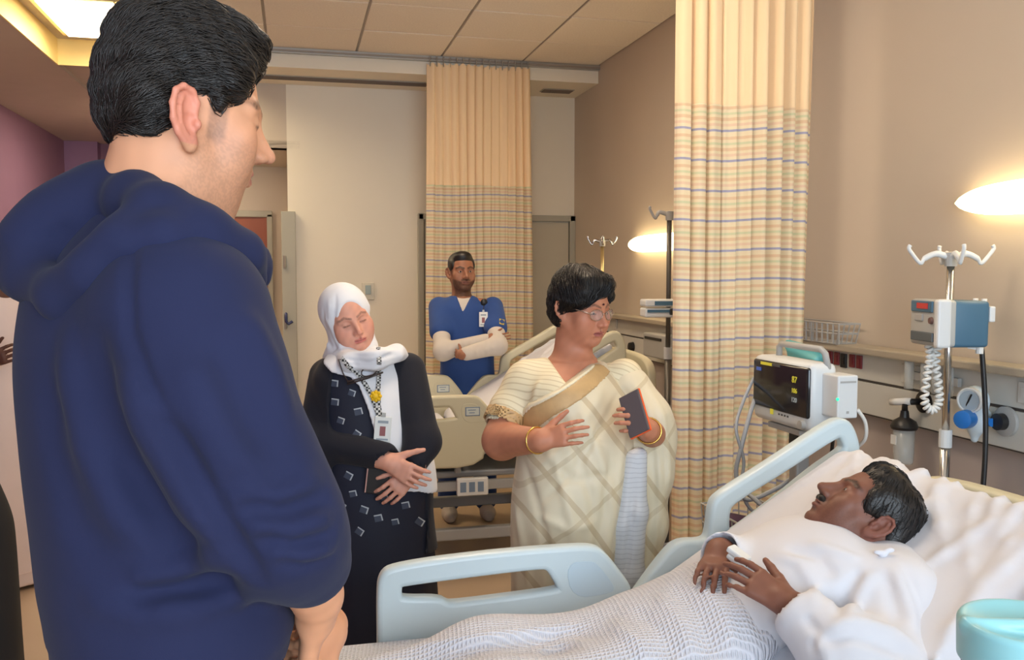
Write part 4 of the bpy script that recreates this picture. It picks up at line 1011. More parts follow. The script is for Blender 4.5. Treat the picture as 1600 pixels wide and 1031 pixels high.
def badge(parent, base, c, n, w, h, label_col=(150, 90, 90), tilt=0):
    c = np.array(c); n = nrm(H(n)); M_ = frame(c-np.array(base), -n, UPV); R_ = Matrix([list(M_[i][:3]) for i in range(3)])
    R_ = R_ @ Matrix.Rotation(tilt, 3, 'Y')
    k = lambda x, y, z: Vector([float(q) for q in (c-np.array(base))])+R_ @ Vector((x, y, z))
    bo = B().box(k(0, 0, 0), (w, .004, h), rot=R_, bev=.0015).build('badge', mat('badge_card', (232, 234, 230), .25), parent)
    B().box(k(0, -.0026, -h*.05), (w*.34, .0012, h*.36), rot=R_).build('badge_photo', mat('badge_photo', label_col, .4), bo)
    B().box(k(0, -.0026, h*.30), (w*.62, .0012, h*.10), rot=R_).build('badge_header', mat('badge_print', (150, 160, 168), .4), bo)
    B().box(k(0, -.0026, -h*.36), (w*.7, .0012, h*.06), rot=R_).build('badge_line', mat('badge_print', (150, 160, 168), .4), bo)
    B().box(k(0, -.001, h*.5+.006), (w*.25, .005, .014), rot=R_, bev=.001).build('badge_clip', M_alu, bo)
    return bo
def glasses(parent, base, M, m, rim, temple=True, sc=1.0, lens=True, tl=.11):
    r_ = []
    for s in (-1, 1):
        P = [T(M, (s*.032+.024*math.cos(a), .104-.012*abs(math.cos(a)*.5+s*.5)**2, -.004+.018*math.sin(a))) for a in np.linspace(0, 6.283, 21)[:-1]]
        B().tube([p-base for p in P], rim*sc, 6, closed=True).build('lens_rim', m, parent, True)
        if lens: link('lens', mesh('lens', [p-base for p in P], [tuple(range(20))]), mat('lens_glass', (235, 235, 235), .05, alpha=.12), parent)
        if temple: B().tube([T(M, (s*.057, .096, 0))-base, T(M, (s*.076, .06, .004))-base, T(M, (s*.080, -.01, .004))-base], rim*sc*1.2, 6).build('temple_arm', m, parent, True)
    B().tube([T(M, (-.010, .103, 0))-base, T(M, (0, .108, .003))-base, T(M, (.010, .103, 0))-base], rim*sc, 6).build('bridge', m, parent, True)

def folds(g, L, h=.013):
    """ridges and valleys laid on the visible side of a garment"""
    bv = bvh(g.surf(h))
    for P, A, w in L:
        pts = []
        for (a, b), (c_, d) in zip(P, P[1:]):
            for q in (0, .33, .66): pts.append((a+(c_-a)*q, b+(d-b)*q))
        pts.append(P[-1]); H_ = [hit(bv, x, y, 0)[0] for x, y in pts]; H_ = [q for q in H_ if q is not None]
        if len(H_) > 1: g.fold(H_, A, w)
# ================================================================ MAN IN NAVY HOODIE
def man():
    tm = 1.10
    f = facing(37); r = np.cross(f, UPV); ang = math.atan2(r[1], r[0])
    base = H(J(262, 900, tm))
    hf = facing(32); hr = np.cross(hf, UPV); hf2 = rot_about(hf, hr, -9); hu = rot_about(UPV, hr, -9)
    HM = frame(J(290, 176, tm), hf2, hu, .94)
    sk = G(); headg(sk, HM, jaw=.92, nose=.92, chin=.96, ear_dz=-.010, rec=.011, opened=(0, 0), ears=(1.12, 1.1), neck=False)
    sk.rc(T(HM, (0, -.028, -.05)), J(258, 335, tm+.01), .050, .058, .03)
    c = lambda x, y, t=tm: J(x, y, t)
    sk.rc(c(255, 330), c(240, 700), .07, .10, .05)
    # near arm below the sleeve, and hand; far hand clasped
    wr_ = c(494, 934, 1.065); el_ = c(438, 822, .962)
    sk.rc(el_, wr_, .042, .030, .01)
    handg(sk, c(497, 947, 1.08), c(476, 1035, 1.14)-c(497, 947, 1.08), -f*.6-RH*.6+FH*.2, f+FH*.5, curl=(.35, .5, .35), sc=.95, thumb=(.5, .3, .2))
    lw = c(505, 990, 1.24); sk.rc(c(430, 900, 1.36), lw, .042, .032, .01)
    handg(sk, lw, c(470, 1030, 1.17)-lw, -FH, f, curl=(.5, .6, .4), sc=.95)
    sk.rc(c(250, 420), c(300, 470, .985), .06, .05, .03).rc(c(300, 470, .985), el_, .045, .042, .02).rc(c(240, 430), c(195, 470, 1.22), .06, .05, .03).ch([c(195, 470, 1.22), c(310, 790, 1.35), c(430, 900, 1.36)], [.045, .04, .04], .02)
    ho_ = T(HM, (0, 0, 0)); F1 = (ho_-np.array([.14, .14, .17]), ho_+np.array([.14, .14, .14]), .0026)
    F2 = (np.minimum(wr_, lw)-np.array([.05, .05, .16]), np.maximum(wr_, lw)+np.array([.05, .05, .05]), .0038)
    pat = [sk.surf(.012, None, (F1, F2))]
    col = facecol(HM, (212, 152, 116), (180, 108, 98), .85, (40, 30, 26), stubble=.30, beardc=(96, 76, 66), beard=lambda ax, y, z: .55*sstep(.055, .062, ax)*sstep(.012, .018, y)*sstep(.042, .034, y)*sstep(-.048, -.03, z)*sstep(.012, 0, z), ear=(208, 128, 108), blush=(206, 128, 104), lash=(.9, .9), bw=.0050)
    body = solid('person', pat, skinmat('skin_man'), base=base, col=col); body.location = base
    tag(body, 'tall man in a navy hoodie seen from behind, looking down at the bed', 'person')
    # hoodie
    M_hood = mat('navy_hoodie', (35, 39, 68), .9, var=.05, vscale=8, bump=.15, bscale=900, bdist=.0008, sheen=.04, spec=.2)
    g = G()
    rows = []
    for (y, x, rx, ry) in ((1008, 268, .176, .134), (985, 268, .178, .136), (970, 268, .182, .140), (900, 259, .182, .142), (800, 246, .180, .140), (680, 234, .182, .140), (570, 226, .190, .140), (470, 224, .186, .132), (415, 228, .150, .110), (365, 238, .10, .085), (330, 246, .068, .068)):
        p = c(x, y); rows.append((p[2], p[0], p[1], rx, ry, ang))
    g.loft(rows, .02, fold=lambda th, z: .010*np.sin(3*th+z*9)+.006*np.sin(7*th-z*14))
    shR, shL = c(286, 486, .975), c(186, 470, 1.23)
    g.rc(c(246, 405), shR, .058, .072, .06).rc(c(236, 400), shL, .055, .070, .06)
    # near sleeve
    g.ch([shR, c(324, 610, .955), c(390, 748, .955), c(438, 822, .962)], [.080, .078, .070, .064], .045)
    g.ch([c(438, 822, .962), c(460, 853, .995), c(479, 878, 1.02)], [.062, .054, .046], .03)
    g.rc(c(476, 870, 1.012), c(482, 880, 1.024), .047, .046, .010)
    # far sleeve
    g.ch([shL, c(300, 760, 1.36), c(420, 890, 1.36), c(470, 945, 1.30)], [.078, .066, .058, .045], .04)
    # drapery on the back and the sleeve
    folds(g, [([(106, 500), (114, 600), (140, 700), (190, 800), (250, 870)], 0.0149, .018), ([(150, 505), (165, 620), (205, 730), (265, 820), (335, 885)], -0.0135, .018), ([(195, 560), (225, 670), (285, 770), (350, 860)], 0.0135, .016),
        ([(75, 560), (85, 700), (120, 820), (180, 900)], -0.0081, .02), ([(200, 905), (280, 890), (360, 860)], 0.0121, .014), ([(190, 930), (290, 918), (380, 900)], -0.0121, .012), ([(230, 950), (320, 945), (410, 925)], 0.0095, .012), ([(120, 930), (220, 960), (330, 965)], 0.0068, .016),
        ([(208, 372), (200, 440), (203, 520), (228, 590), (262, 650)], -0.0135, .006), ([(250, 640), (310, 745), (362, 838), (415, 920)], -0.0189, .010),
        ([(290, 560), (330, 660), (385, 760)], 0.0095, .020), ([(330, 520), (385, 640), (440, 730)], -0.0081, .018), ([(380, 480), (425, 570), (452, 660)], 0.0081, .016),
        ([(365, 765), (430, 775), (505, 745)], 0.0121, .013), ([(372, 790), (440, 801), (515, 775)], -0.0135, .012), ([(385, 813), (450, 827), (522, 807)], 0.0135, .013), ([(400, 837), (460, 850), (526, 832)], -0.0121, .010), ([(415, 856), (470, 866), (526, 852)], 0.0108, .010), ([(350, 750), (410, 765), (480, 735)], -0.0081, .014), ([(430, 872), (475, 882), (524, 870)], -0.0081, .006)])
    g.loft([(c(0, 1012)[2]-.03, c(268, 1012)[0], c(268, 1012)[1], .166, .124, ang), (c(0, 996)[2], c(268, 996)[0], c(268, 996)[1], .160, .120, ang)], .004, '-')
    hoodie = solid('hoodie', [g.surf(.0058)], M_hood, body, base=base)
    # raglan seam, rib cuff and hem band
    # hood
    h = G()
    ring = [c(398, 414, 1.10), c(372, 398, 1.02), c(322, 376, .985), c(286, 358, .982), c(248, 334, .995), c(214, 316, 1.03), c(186, 310, 1.08), c(170, 314, 1.16), c(215, 330, 1.22), c(310, 360, 1.20), c(392, 398, 1.15)]
    h.ch(ring, [.018, .024, .026, .027, .028, .030, .032, .034, .030, .026, .018], .03)
    h.ch([c(160, 312, 1.10), c(112, 356, 1.08), c(66, 402, 1.07), c(44, 424, 1.07)], [.036, .046, .042, .028], .05)
    h.ch([c(240, 338, .975), c(190, 380, .945), c(145, 428, .95), c(105, 462, .975), c(52, 440, 1.03)], [.020, .020, .022, .024, .024], .035)
    h.ch([c(150, 330, 1.15), c(95, 390, 1.17), c(48, 428, 1.12)], [.04, .04, .028], .04)
    h.ch([c(318, 362, .985), c(258, 372, .94), c(212, 384, .935)], [.018, .014, .008], .03)
    h.fold([c(215, 330, .985), c(150, 372, .98), (c(95, 415, 1.0))], -.008, .014); h.fold([c(30, 390, 1.03), c(60, 425, 1.02), c(100, 445, .99)], .006, .014)
    h.fold([c(120, 345, 1.03), c(70, 385, 1.03), c(40, 410, 1.04)], -.006, .014)
    # stand collar at the front, open zip
    h.rc(c(400, 398, 1.10), c(405, 436, 1.10), .013, .012, .02).rc(c(372, 394, 1.03), c(400, 440, 1.06), .014, .012, .02)
    solid('hood', [h.surf(.005)], M_hood, body, base=base)
    z = B()
    zp = [c(411, 388, 1.095)-base, c(413, 412, 1.095)-base, c(411, 440, 1.10)-base]
    B().tube(zp, .0025, 6).build('zip', mat('zip_dark', (40, 42, 60), .4, metal=.5), body)
    sm_ = smooth_pts([c(208, 372, .90), c(200, 440, .905), c(205, 520, .905), c(240, 610, .895)], 8)
    # trousers and shoes
    M_tr = mat('navy_trousers', (34, 38, 66), .85, var=.05, bump=.15, bscale=700)
    q = G(); hc = H(c(268, 1000)); 
    q.loft([(.80, hc[0], hc[1], .165, .13, ang), (.95, hc[0], hc[1], .175, .135, ang), (1.075, hc[0], hc[1], .164, .122, ang)], .03)
    feet = []
    for s in (-1, 1):
        a0 = hc+r*s*.088+UPV*.86; a1 = hc+r*s*.10+UPV*.48+f*.01; a2 = hc+r*s*.105+UPV*.07
        q.ch([a0, a1, a2], [.088, .068, .062], .05); feet.append(hc+r*s*.105)
    q.cut((0, 0, -1), (0, 0, .04))
    tr = solid('trousers', [q.surf(.008)], M_tr, body, base=base)
    wb_ = smooth_pts([hc+np.array([math.cos(a)*.171*r[0]+math.sin(a)*.130*f[0], math.cos(a)*.171*r[1]+math.sin(a)*.130*f[1], 1.02]) for a in np.linspace(0, 6.283, 13)[:-1]], 3)
    for ft in feet:
        sg = G(); sg.ch([ft+UPV*.045-f*.05, ft+UPV*.04+f*.10, ft+UPV*.035+f*.17], [.045, .045, .035], .02); sg.cut((0, 0, -1), (0, 0, .002)); solid('shoe', [sg.surf(.006)], M_shoe, body, base=base)
    # hair
    hg = G()
    def E_(cc, rr, k=.02): hg.el(cc, rr, k, M=HM)
    E_((0, -.008, .070), (.077, .088, .062)); E_((0, .034, .098), (.058, .050, .040)); E_((0, -.02, .090), (.062, .075, .055)); E_((0, -.048, .034), (.080, .064, .084)); E_((0, -.064, -.012), (.060, .038, .044))
    E_((0, .070, .098), (.040, .022, .022))
    for s in (-1, 1): E_((s*.060, .010, .050), (.026, .056, .038)); E_((s*.064, .036, .036), (.016, .018, .022)); E_((s*.056, -.054, -.004), (.028, .034, .040)); hg.rc((s*.0715, .022, .022), (s*.0700, .026, -.004), .008, .004, .01, M=HM)
    HI = np.linalg.inv(HM)
    def dsp(x, y, zz):
        u = HI[0, 0]*x+HI[0, 1]*y+HI[0, 2]*zz+HI[0, 3]; v = HI[1, 0]*x+HI[1, 1]*y+HI[1, 2]*zz+HI[1, 3]; w_ = HI[2, 0]*x+HI[2, 1]*y+HI[2, 2]*zz+HI[2, 3]
        return .0016*np.sin(w_*150+12*np.sin(v*22)+u*40)+.0008*np.sin(w_*260-v*90+u*70)
    hg.disp(lambda x, y, zz: dsp(x, y, zz).astype(np.float32))
    hs = hg.surf(.0032); hair = solid('hair', [hs], M_hairb, body, base=base)
    M3 = HM[:3, :3]/.94
    def flow(p):
        q_ = HI[:3, :3] @ p+HI[:3, 3]
        return M3 @ np.array([q_[0]*1.5, -1.0+max(0, -.05-q_[1])*8, .25-max(0, .06-q_[1])*7.5-max(0, .05-q_[2])*3])
    strands('hair_strands', hs, flow, 8000, .075, .0010, M_hairb, body, base, 5, .0045, .0035, 8)
man()
# ================================================================ WOMAN IN WHITE HIJAB
def hijab_woman():
    t0 = 3.15; base = H(J(588, 900, t0)); c = lambda x, y, t=t0: J(x, y, t)
    f = facing(-66); r = np.cross(f, UPV); ang = math.atan2(r[1], r[0])
    hf = facing(-62); hr = np.cross(hf, UPV); hf = rot_about(hf, hr, -8); hu = nrm(rot_about(UPV, hr, -8)-RH*.36); HM = frame(c(543, 497, t0-.03), hf, hu, .93)
    sk = G(); headg(sk, HM, jaw=1.12, nose=.95, cheek=1.12, opened=(0, 0), ears=(0, 0), neck=False)
    sk.rc(T(HM, (0, -.02, -.05)), c(562, 590), .05, .06, .03).rc(c(562, 590), c(590, 760), .08, .10, .05)
    rw, lw = c(607, 721, 2.93), c(646, 736, 2.965)
    sk.ch([c(505, 600, 3.2), c(494, 690, 3.06), rw], [.05, .042, .030], .02).ch([c(640, 590, 3.12), c(664, 690, 3.03), lw], [.05, .042, .030], .02).rc(c(562, 600), c(505, 600, 3.2), .05, .05, .03).rc(c(562, 600), c(640, 590, 3.12), .05, .05, .03)
    handg(sk, rw, c(650, 748, 2.90)-rw, FH, UPV, curl=(.25, .45, .3), sc=.93, thumb=(.85, .1, .1), spread=.04)
    handg(sk, lw, c(604, 778, 2.93)-lw, FH-RH*.2, UPV, curl=(.25, .4, .3), sc=.93, thumb=(.5, .2, .1), spread=.05)
    ho = T(HM, (0, 0, 0)); F1 = (ho-.12, ho+.12, .0032); hm = (rw+lw)/2; F2 = (hm-np.array([.11, .10, .14]), hm+np.array([.11, .10, .07]), .0038)
    col = facecol(HM, (216, 158, 136), (188, 104, 100), .75, (78, 54, 44), blush=(214, 128, 112), lash=(1, 1), under=.15, bw=.0036)
    body = solid('person', [sk.surf(.014, None, (F1, F2))], skinmat('skin_hijab_wearer'), base=base, col=col); body.location = base
    tag(body, 'woman in white hijab and dark patterned dress with hands clasped', 'person')
    M_dress = mat('dress_navy_black', (22, 27, 46), .75, var=.08, bump=.1, bscale=500); M_card = mat('cardigan_black', (20, 22, 34), .9, var=.05, bump=.2, bscale=600, sheen=.05)
    M_scarf = mat('scarf_white', (226, 228, 234), .8, var=.01, bump=.08, bscale=700, sheen=.1)
    def torso(g, e=0.0, k=.03, low=True):
        R = [(548, 566, .085, .075), (565, 566, .135, .105), (590, 568, .165, .130), (640, 576, .176, .150), (700, 582, .186, .165), (760, 588, .190, .165), (800, 590, .186, .160)]
        rows = [(c(x, y)[2], c(x, y)[0], c(x, y)[1], a+e, b+e, ang) for y, x, a, b in R]
        if low:
            for z, a, b in ((.45, .190, .165), (.25, .20, .175), (.03, .215, .19)): p = H(c(598, 900)); rows.append((z, p[0], p[1], a+e, b+e, ang))
        g.loft(rows, k, fold=(lambda th, z: .05*np.sin(9*th+z*3)*np.clip((.75-z)/.5, 0, 1)*.5) if low else None)
    g = G(); torso(g); dress_s = g.surf(.009); dress = solid('dress', [dress_s], M_dress, body, base=base)
    # open cardigan with sleeves
    g = G(); torso(g, .012); 
    g.prism(uv_of([(470, 500), (720, 500), (720, 850), (690, 860), (600, 850), (500, 850)], t0, base), base, RH, UPV, -1, 1, '&')
    g.prism(uv_of([(535, 540), (518, 580), (512, 640), (516, 720), (522, 800), (520, 900), (660, 900), (664, 800), (660, 700), (655, 620), (650, 560), (620, 540)], t0-.15, base), base, RH, UPV, .02, 1.0, '-', .006)
    for a, b, e in ((c(512, 588, 3.19), c(492, 690, 3.06), rw), (c(636, 580, 3.13), c(660, 690, 3.02), lw)):
        g.ch([a, b, a*.06+e*.94], [.066, .060, .046], .03); d = nrm(e-b)
    for P, A in (([(480, 640, 3.06), (505, 690, 3.0), (545, 720, 2.97)], -.006), ([(500, 720, 3.02), (545, 735, 2.96), (590, 738, 2.93)], .005), ([(640, 640, 3.03), (655, 690, 2.98), (648, 720, 2.95)], -.005)): g.fold([c(*q) for q in P], A, .014)
    g.rc(rw-nrm(rw-c(494, 690, 3.06))*.012, rw+nrm(rw-c(494, 690, 3.06))*.06, .036, .042, .004, '-')
    g.rc(lw-nrm(lw-c(664, 690, 3.03))*.012, lw+nrm(lw-c(664, 690, 3.03))*.06, .036, .042, .004, '-')
    card_s = g.surf(.0075); solid('cardigan', [card_s], M_card, body, base=base)
    # hijab
    h = G()
    def E_(cc, rr, k=.03, op='+', rot=None): h.el(cc, rr, k, op, rot, HM)
    E_((0, -.022, .030), (.094, .108, .104)); E_((0, -.01, -.065), (.086, .088, .075)); E_((0, .016, -.125), (.078, .080, .045)); 
    h.ch([c(520, 556, 3.14), c(548, 566, 3.02), c(586, 562, 3.0), c(622, 556, 3.04)], [.030, .028, .027, .014], .05)
    h.ch([c(590, 558, 3.03), c(620, 550, 3.08), c(640, 562, 3.12)], [.020, .017, .008], .05); h.ch([c(520, 560, 3.2), c(560, 566, 3.26), c(620, 556, 3.22)], [.035, .04, .035], .05)
    E_((0, .110, -.010), (.054, .082, .094), .014, '-')
    for P, A in (([(0.09, .02, .06), (.085, .05, -.02), (.06, .075, -.10)], .005), ([(-.09, .02, .06), (-.085, .05, -.02), (-.06, .075, -.10)], .005), ([(.10, -.02, .03), (.095, .02, -.05), (.07, .06, -.12)], -.005), ([(.10, -.05, .0), (.10, -.01, -.08), (.08, .04, -.14)], .005), ([(0.05, .085, -.125), (0, .10, -.135), (-.06, .08, -.125)], .006), ([(0.06, .08, -.150), (0, .095, -.158), (-.07, .07, -.145)], -.006)):
        h.fold([T(HM, q) for q in P], A, .010)
    for P, A in (([(520, 560, 3.07), (560, 572, 2.97), (610, 566, 2.96), (645, 560, 3.04)], -.006), ([(540, 548, 3.0), (585, 552, 2.97), (630, 540, 3.02)], .006)): h.fold([c(*q) for q in P], A, .010)
    folds(h, [([(505, 480), (508, 520), (522, 552)], -.006, .007), ([(514, 465), (516, 510), (534, 552)], .006, .007), ([(525, 455), (523, 500), (545, 552)], -.005, .006), ([(535, 560), (575, 566), (620, 552)], -.006, .006), ([(540, 572), (585, 576), (635, 560)], .006, .006), ([(560, 552), (600, 550), (640, 545)], .005, .006)])
    hij_s = h.surf(.0045); hij = solid('hijab', [hij_s], M_scarf, body, base=base)
    tl = G(); torso(tl, .026, low=False)
    tl.prism(uv_of([(503, 540), (496, 570), (515, 584), (545, 590), (560, 604), (575, 640), (590, 690), (604, 740), (620, 768), (652, 776), (680, 792), (674, 752), (658, 705), (650, 690), (656, 640), (657, 600), (660, 575), (648, 540)], t0-.17, base), base, RH, UPV, -.10, .5, '&')
    for P, A in (([(580, 570, 2.98), (600, 640, 2.97), (612, 720, 2.96)], -.009), ([(605, 570, 2.98), (622, 640, 2.96), (630, 720, 2.96), (650, 780, 2.97)], .010), ([(625, 575, 2.99), (640, 640, 2.97), (640, 720, 2.97)], -.008)): tl.fold([c(*q) for q in P], A, .013)
    tail_s = tl.surf(.006); solid('scarf_tail', [tail_s], M_scarf, body, base=base)
    # forehead cap under the hijab
    cp = G(); cp.el((0, -.011, .034), (.0775, .0945, .0865), .01, M=HM); cp.cut(T(HM, (0, 0, 0))-T(HM, (0, -.35, 1)), T(HM, (0, .07, .078))); solid('under_cap', [cp.surf(.005)], mat('cap_grey', (120, 106, 98), .8), body, base=base)
    bv = bvh(dress_s, card_s, tail_s, hij_s); bd = bvh(dress_s)
    # printed squares on the dress
    M_pr = mat('print_light', (176, 182, 188), .6); M_pg = mat('print_grey', (62, 70, 88), .7); rr = random.Random(4)
    for (x, y) in ((527, 572), (523, 599), (550, 614), (524, 628), (560, 643), (533, 657), (558, 678), (545, 743), (552, 771), (569, 796), (591, 809), (536, 813), (633, 789), (600, 776), (535, 790), (575, 700), (530, 705), (617, 815), (655, 815), (512, 770), (562, 830), (537, 840)):
        an = rr.choice((.35, .5, -.2, .15, .6)); s = rr.uniform(5.2, 6.4)
        Rr = lambda u, v: (x+s*(u*math.cos(an)-v*math.sin(an)), y+s*(u*math.sin(an)+v*math.cos(an)))
        decal('print_square', bd, [Rr(-1, -.9), Rr(1, -.9), Rr(1, .9), Rr(-1, .9)], M_pg, dress, base, .0025)
        decal('print_corner', bd, [Rr(-1, -.9), Rr(1, -.9), Rr(1.1, .8), Rr(.75, .8), Rr(.7, -.55), Rr(-1, -.6)], M_pr, dress, base, .0035)
    # lanyard, clip, badge, spectacles
    M_lan = mat('lanyard_pattern', (90, 88, 86), .6); nt = M_lan.node_tree; ck = nt.nodes.new('ShaderNodeTexChecker'); ck.inputs['Scale'].default_value = 130; ck.inputs[1].default_value = (.02, .02, .02, 1); ck.inputs[2].default_value = (.6, .6, .58, 1)
    tc = nt.nodes.new('ShaderNodeTexCoord'); nt.links.new(tc.outputs['Object'], ck.inputs['Vector']); nt.links.new(ck.outputs[0], nt.nodes['Principled BSDF'].inputs['Base Color'])
    for P in ([(535, 560), (545, 572), (557, 583), (570, 600), (580, 618), (588, 640), (592, 652)], [(588, 528), (591, 545), (592, 565), (591, 590), (590, 612), (591, 635), (594, 652)]):
        hp = [hit(bv, x, y, .006) for x, y in P]; hp = [q for q in hp if q[0] is not None]
        ribbon('lanyard', [q[0] for q in hp], [nrm(q[1]-FH*.6) for q in hp], .015, .0015, M_lan, body, base)
    p, n = hit(bv, 596, 672, .016); badge(body, base, p, -FH+RH*.1, .055, .088, tilt=.08)
    p, n = hit(bv, 586, 620, .014); R_ = Matrix([list(frame(p, FH, UPV)[i][:3]) for i in range(3)])
    fl_ = B(); fl_.ball(p-base, (.013, .007, .013), 14, 8)
    for k in range(8): a = k*math.pi/4; fl_.ball(p-base+(RH*math.cos(a)+UPV*math.sin(a))*.014, (.0065, .005, .0065), 8, 6)
    fl_.build('flower_clip', mat('flower_yellow', (236, 190, 20), .5), body, True)
    # spectacles hanging from a cord
    M_sp = mat('spectacle_frame', (64, 52, 48), .35); P0, _ = hit(bv, 545, 598, .022); P1, _ = hit(bv, 596, 585, .022)
    cs = [P0*(1-q)+P1*q for q in np.linspace(0, 1, 6)]; cs = [q-FH*.01 for q in cs]
    sg = empty('spectacles', cs[0]); sg.parent = body; sg.location = cs[0]-base
    o0 = cs[0]
    B().tube([q-o0 for q in cs], .0032, 6).build('frame_bar', M_sp, sg, True); B().tube([cs[0]-o0+UPV*-.008, cs[3]-o0-UPV*.006, cs[5]-o0-FH*.01], .0028, 6).build('temple_arm', M_sp, sg, True)
    for q in (.62,):
        cc = P0*(1-q)+P1*q-FH*.012-o0+UPV*.016; B().tube([cc+(RH*.026*math.cos(a)+UPV*(.016*math.sin(a)+.006*math.cos(a))-FH*.004) for a in np.linspace(0, 6.283, 19)[:-1]], .0022, 6, closed=True).build('lens_rim', M_sp, sg, True)
    cq = [hit(bv, x, y, .008)[0] for x, y in ((532, 562), (538, 580), (545, 597))]; B().tube([q-base for q in smooth_pts(cq, 4)], .0022, 6).build('spectacle_cord', M_sp, body, True)
    # phone held under the hands
    ph = c(590, 752, 2.955); po = empty('phone', ph); tag(po, 'dark phone in a case held below the clasped hands of the hijab wearer', 'phone')
    Rm = Matrix([list(frame(ph, FH, UPV+RH*.12)[i][:3]) for i in range(3)])
    B().box((0, 0, 0), (.075, .011, .085), rot=Rm, bev=.003).build('phone_body', M_dark, po); B().box(Rm @ Vector((-.036, -.003, 0)), (.004, .008, .08), rot=Rm).build('case_edge', mat('case_pink', (196, 150, 140), .5), po)
hijab_woman()
# ================================================================ WOMAN IN SARI
def sari_woman():
    t0 = 2.85; base = H(J(905, 900, t0)); c = lambda x, y, t=t0: J(x, y, t)
    f = facing(-52); r = np.cross(f, UPV); ang = math.atan2(r[1], r[0])
    hf = facing(-46); hr = np.cross(hf, UPV); hf = rot_about(hf, hr, -12); hu = nrm(rot_about(UPV, hr, -12)); HM = frame(c(908, 479, t0), hf, hu, .95)
    sk = G(); headg(sk, HM, jaw=1.12, nose=.95, cheek=1.15, opened=(.55, .55), ears=(.95, .95), mouth=1.0, neck=False)
    sk.rc(T(HM, (0, -.02, -.05)), c(893, 585, t0+.02), .054, .066, .03)
    # chest and shoulders
    sk.loft([(c(0, y)[2], c(x, y)[0], c(x, y)[1]+.01, a, b, ang) for y, x, a, b in ((565, 896, .07, .07), (580, 897, .125, .09), (600, 899, .155, .115), (640, 902, .155, .13), (720, 900, .15, .13))], .05)
    rs, re, rw = c(826, 600, 2.86), c(784, 688, 2.78), c(846, 688, 2.58); ls, le, lw = c(975, 590, 2.86), c(1022, 680, 2.84), c(1012, 672, 2.62)
    sk.ch([rs, c(800, 640, 2.84), re, rw], [.058, .060, .056, .034], .03).ch([ls, le, lw], [.055, .048, .032], .03)
    handg(sk, rw, c(912, 672, 2.52)-rw, -FH*.1-UPV*.2-RH*.0+FH*.6, UPV, curl=(.15, .3, .25), sc=.86, thumb=(.7, .2, .1), spread=.05)
    handg(sk, lw, c(990, 652, 2.52)-lw, -RH*.8+FH*.2, UPV*.6-FH*.6, curl=(.7, .6, .4), sc=.92, thumb=(.6, .3, .3))
    ho = T(HM, (0, 0, 0)); F1 = (ho-.13, ho+.13, .003); hm = (rw+c(900, 680, 2.5))/2; F2 = (np.minimum(rw, lw)-np.array([.06, .14, .07]), np.maximum(rw, lw)+np.array([.1, .04, .07]), .0042)
    fc = facecol(HM, (186, 124, 96), (150, 80, 78), .8, (40, 28, 24), blush=(196, 116, 98), lash=(1, 1), under=.2, bw=.0036)
    body = solid('person', [sk.surf(.009, None, (F1, F2))], skinmat('skin_sari_wearer'), base=base, col=fc); body.location = base
    tag(body, 'woman in a cream checked sari gesturing with one hand', 'person')
    eyes(HM, body, base, 'brown', gaze=(0, -.25))
    # bindi, earring, glasses
    B().ball(T(HM, (0, .094, .030))-base, .0034, 10, 8).build('bindi', mat('bindi', (70, 16, 22), .5), body)
    B().ball(T(HM, (.082, -.008, -.046))-base, .006, 10, 8).build('earring', mat('earring_dark', (50, 34, 30), .3, metal=.5), body)
    glasses(body, base, HM, mat('glasses_rim', (176, 150, 130), .2, metal=.7), .0014)
    # blouse: sleeve and bodice
    M_bl = mat('blouse_cream', (214, 200, 166), .6, var=.03, bump=.1, bscale=500)
    nt = M_bl.node_tree; bs = nt.nodes['Principled BSDF']; tc = nt.nodes.new('ShaderNodeTexCoord'); wv = nt.nodes.new('ShaderNodeTexWave'); wv.inputs['Scale'].default_value = 22; wv.bands_direction = 'DIAGONAL'
    rp = nt.nodes.new('ShaderNodeValToRGB'); rp.color_ramp.elements[0].color = srgb(198, 182, 148)+(1,); rp.color_ramp.elements[0].position = .0; rp.color_ramp.elements[1].color = srgb(222, 210, 178)+(1,); rp.color_ramp.elements[1].position = .22
    nt.links.new(tc.outputs['Object'], wv.inputs['Vector']); nt.links.new(wv.outputs[0], rp.inputs[0]); nt.links.new(rp.outputs[0], bs.inputs['Base Color'])
    M_gold = mat('sari_border_gold', (190, 156, 108), .5, var=.08, vscale=30, bump=.1, bscale=400)
    def core(g, e=0., k=.04, low=True, fold=None, neckz=566):
        R = [(neckz, 897, .085, .075), (584, 898, .140, .105), (604, 900, .168, .130), (650, 904, .178, .155), (710, 903, .185, .170), (780, 898, .195, .175), (860, 894, .190, .170)]
        rows = [(c(x, y)[2], c(x, y)[0], c(x, y)[1], a+e, b+e, ang) for y, x, a, b in R]
        if low:
            for z, a, b in ((.35, .180, .160), (.03, .20, .18)): p = H(c(893, 900)); rows.append((z, p[0], p[1], a+e, b+e, ang))
        g.loft(rows, k, fold=fold)
    g = G(); core(g, .004, low=False)
    g.rc(rs, c(800, 642, 2.84), .070, .072, .04).rc(c(846, 598, 2.86), rs, .072, .070, .04).rc(c(800, 642, 2.84), c(789, 666, 2.815), .070, .066, .02)
    g.rc(ls, le, .062, .058, .04)
    g.prism(uv_of([(700, 540), (842, 542), (884, 598), (905, 585), (960, 548), (1100, 540), (1100, 760), (700, 760)], t0-.1, base), base, RH, UPV, -1, 1, '&')
    g.cut(nrm(re-rs), c(785, 668, 2.80)); g.rc(c(792, 660, 2.82), c(776, 705, 2.78), .060, .066, .004, '-')
    for P, A in (([(830, 560, 2.76), (815, 600, 2.74), (800, 645, 2.75)], -.004), ([(845, 580, 2.74), (835, 620, 2.74), (828, 655, 2.76)], .005)): g.fold([c(*q) for q in P], A, .010)
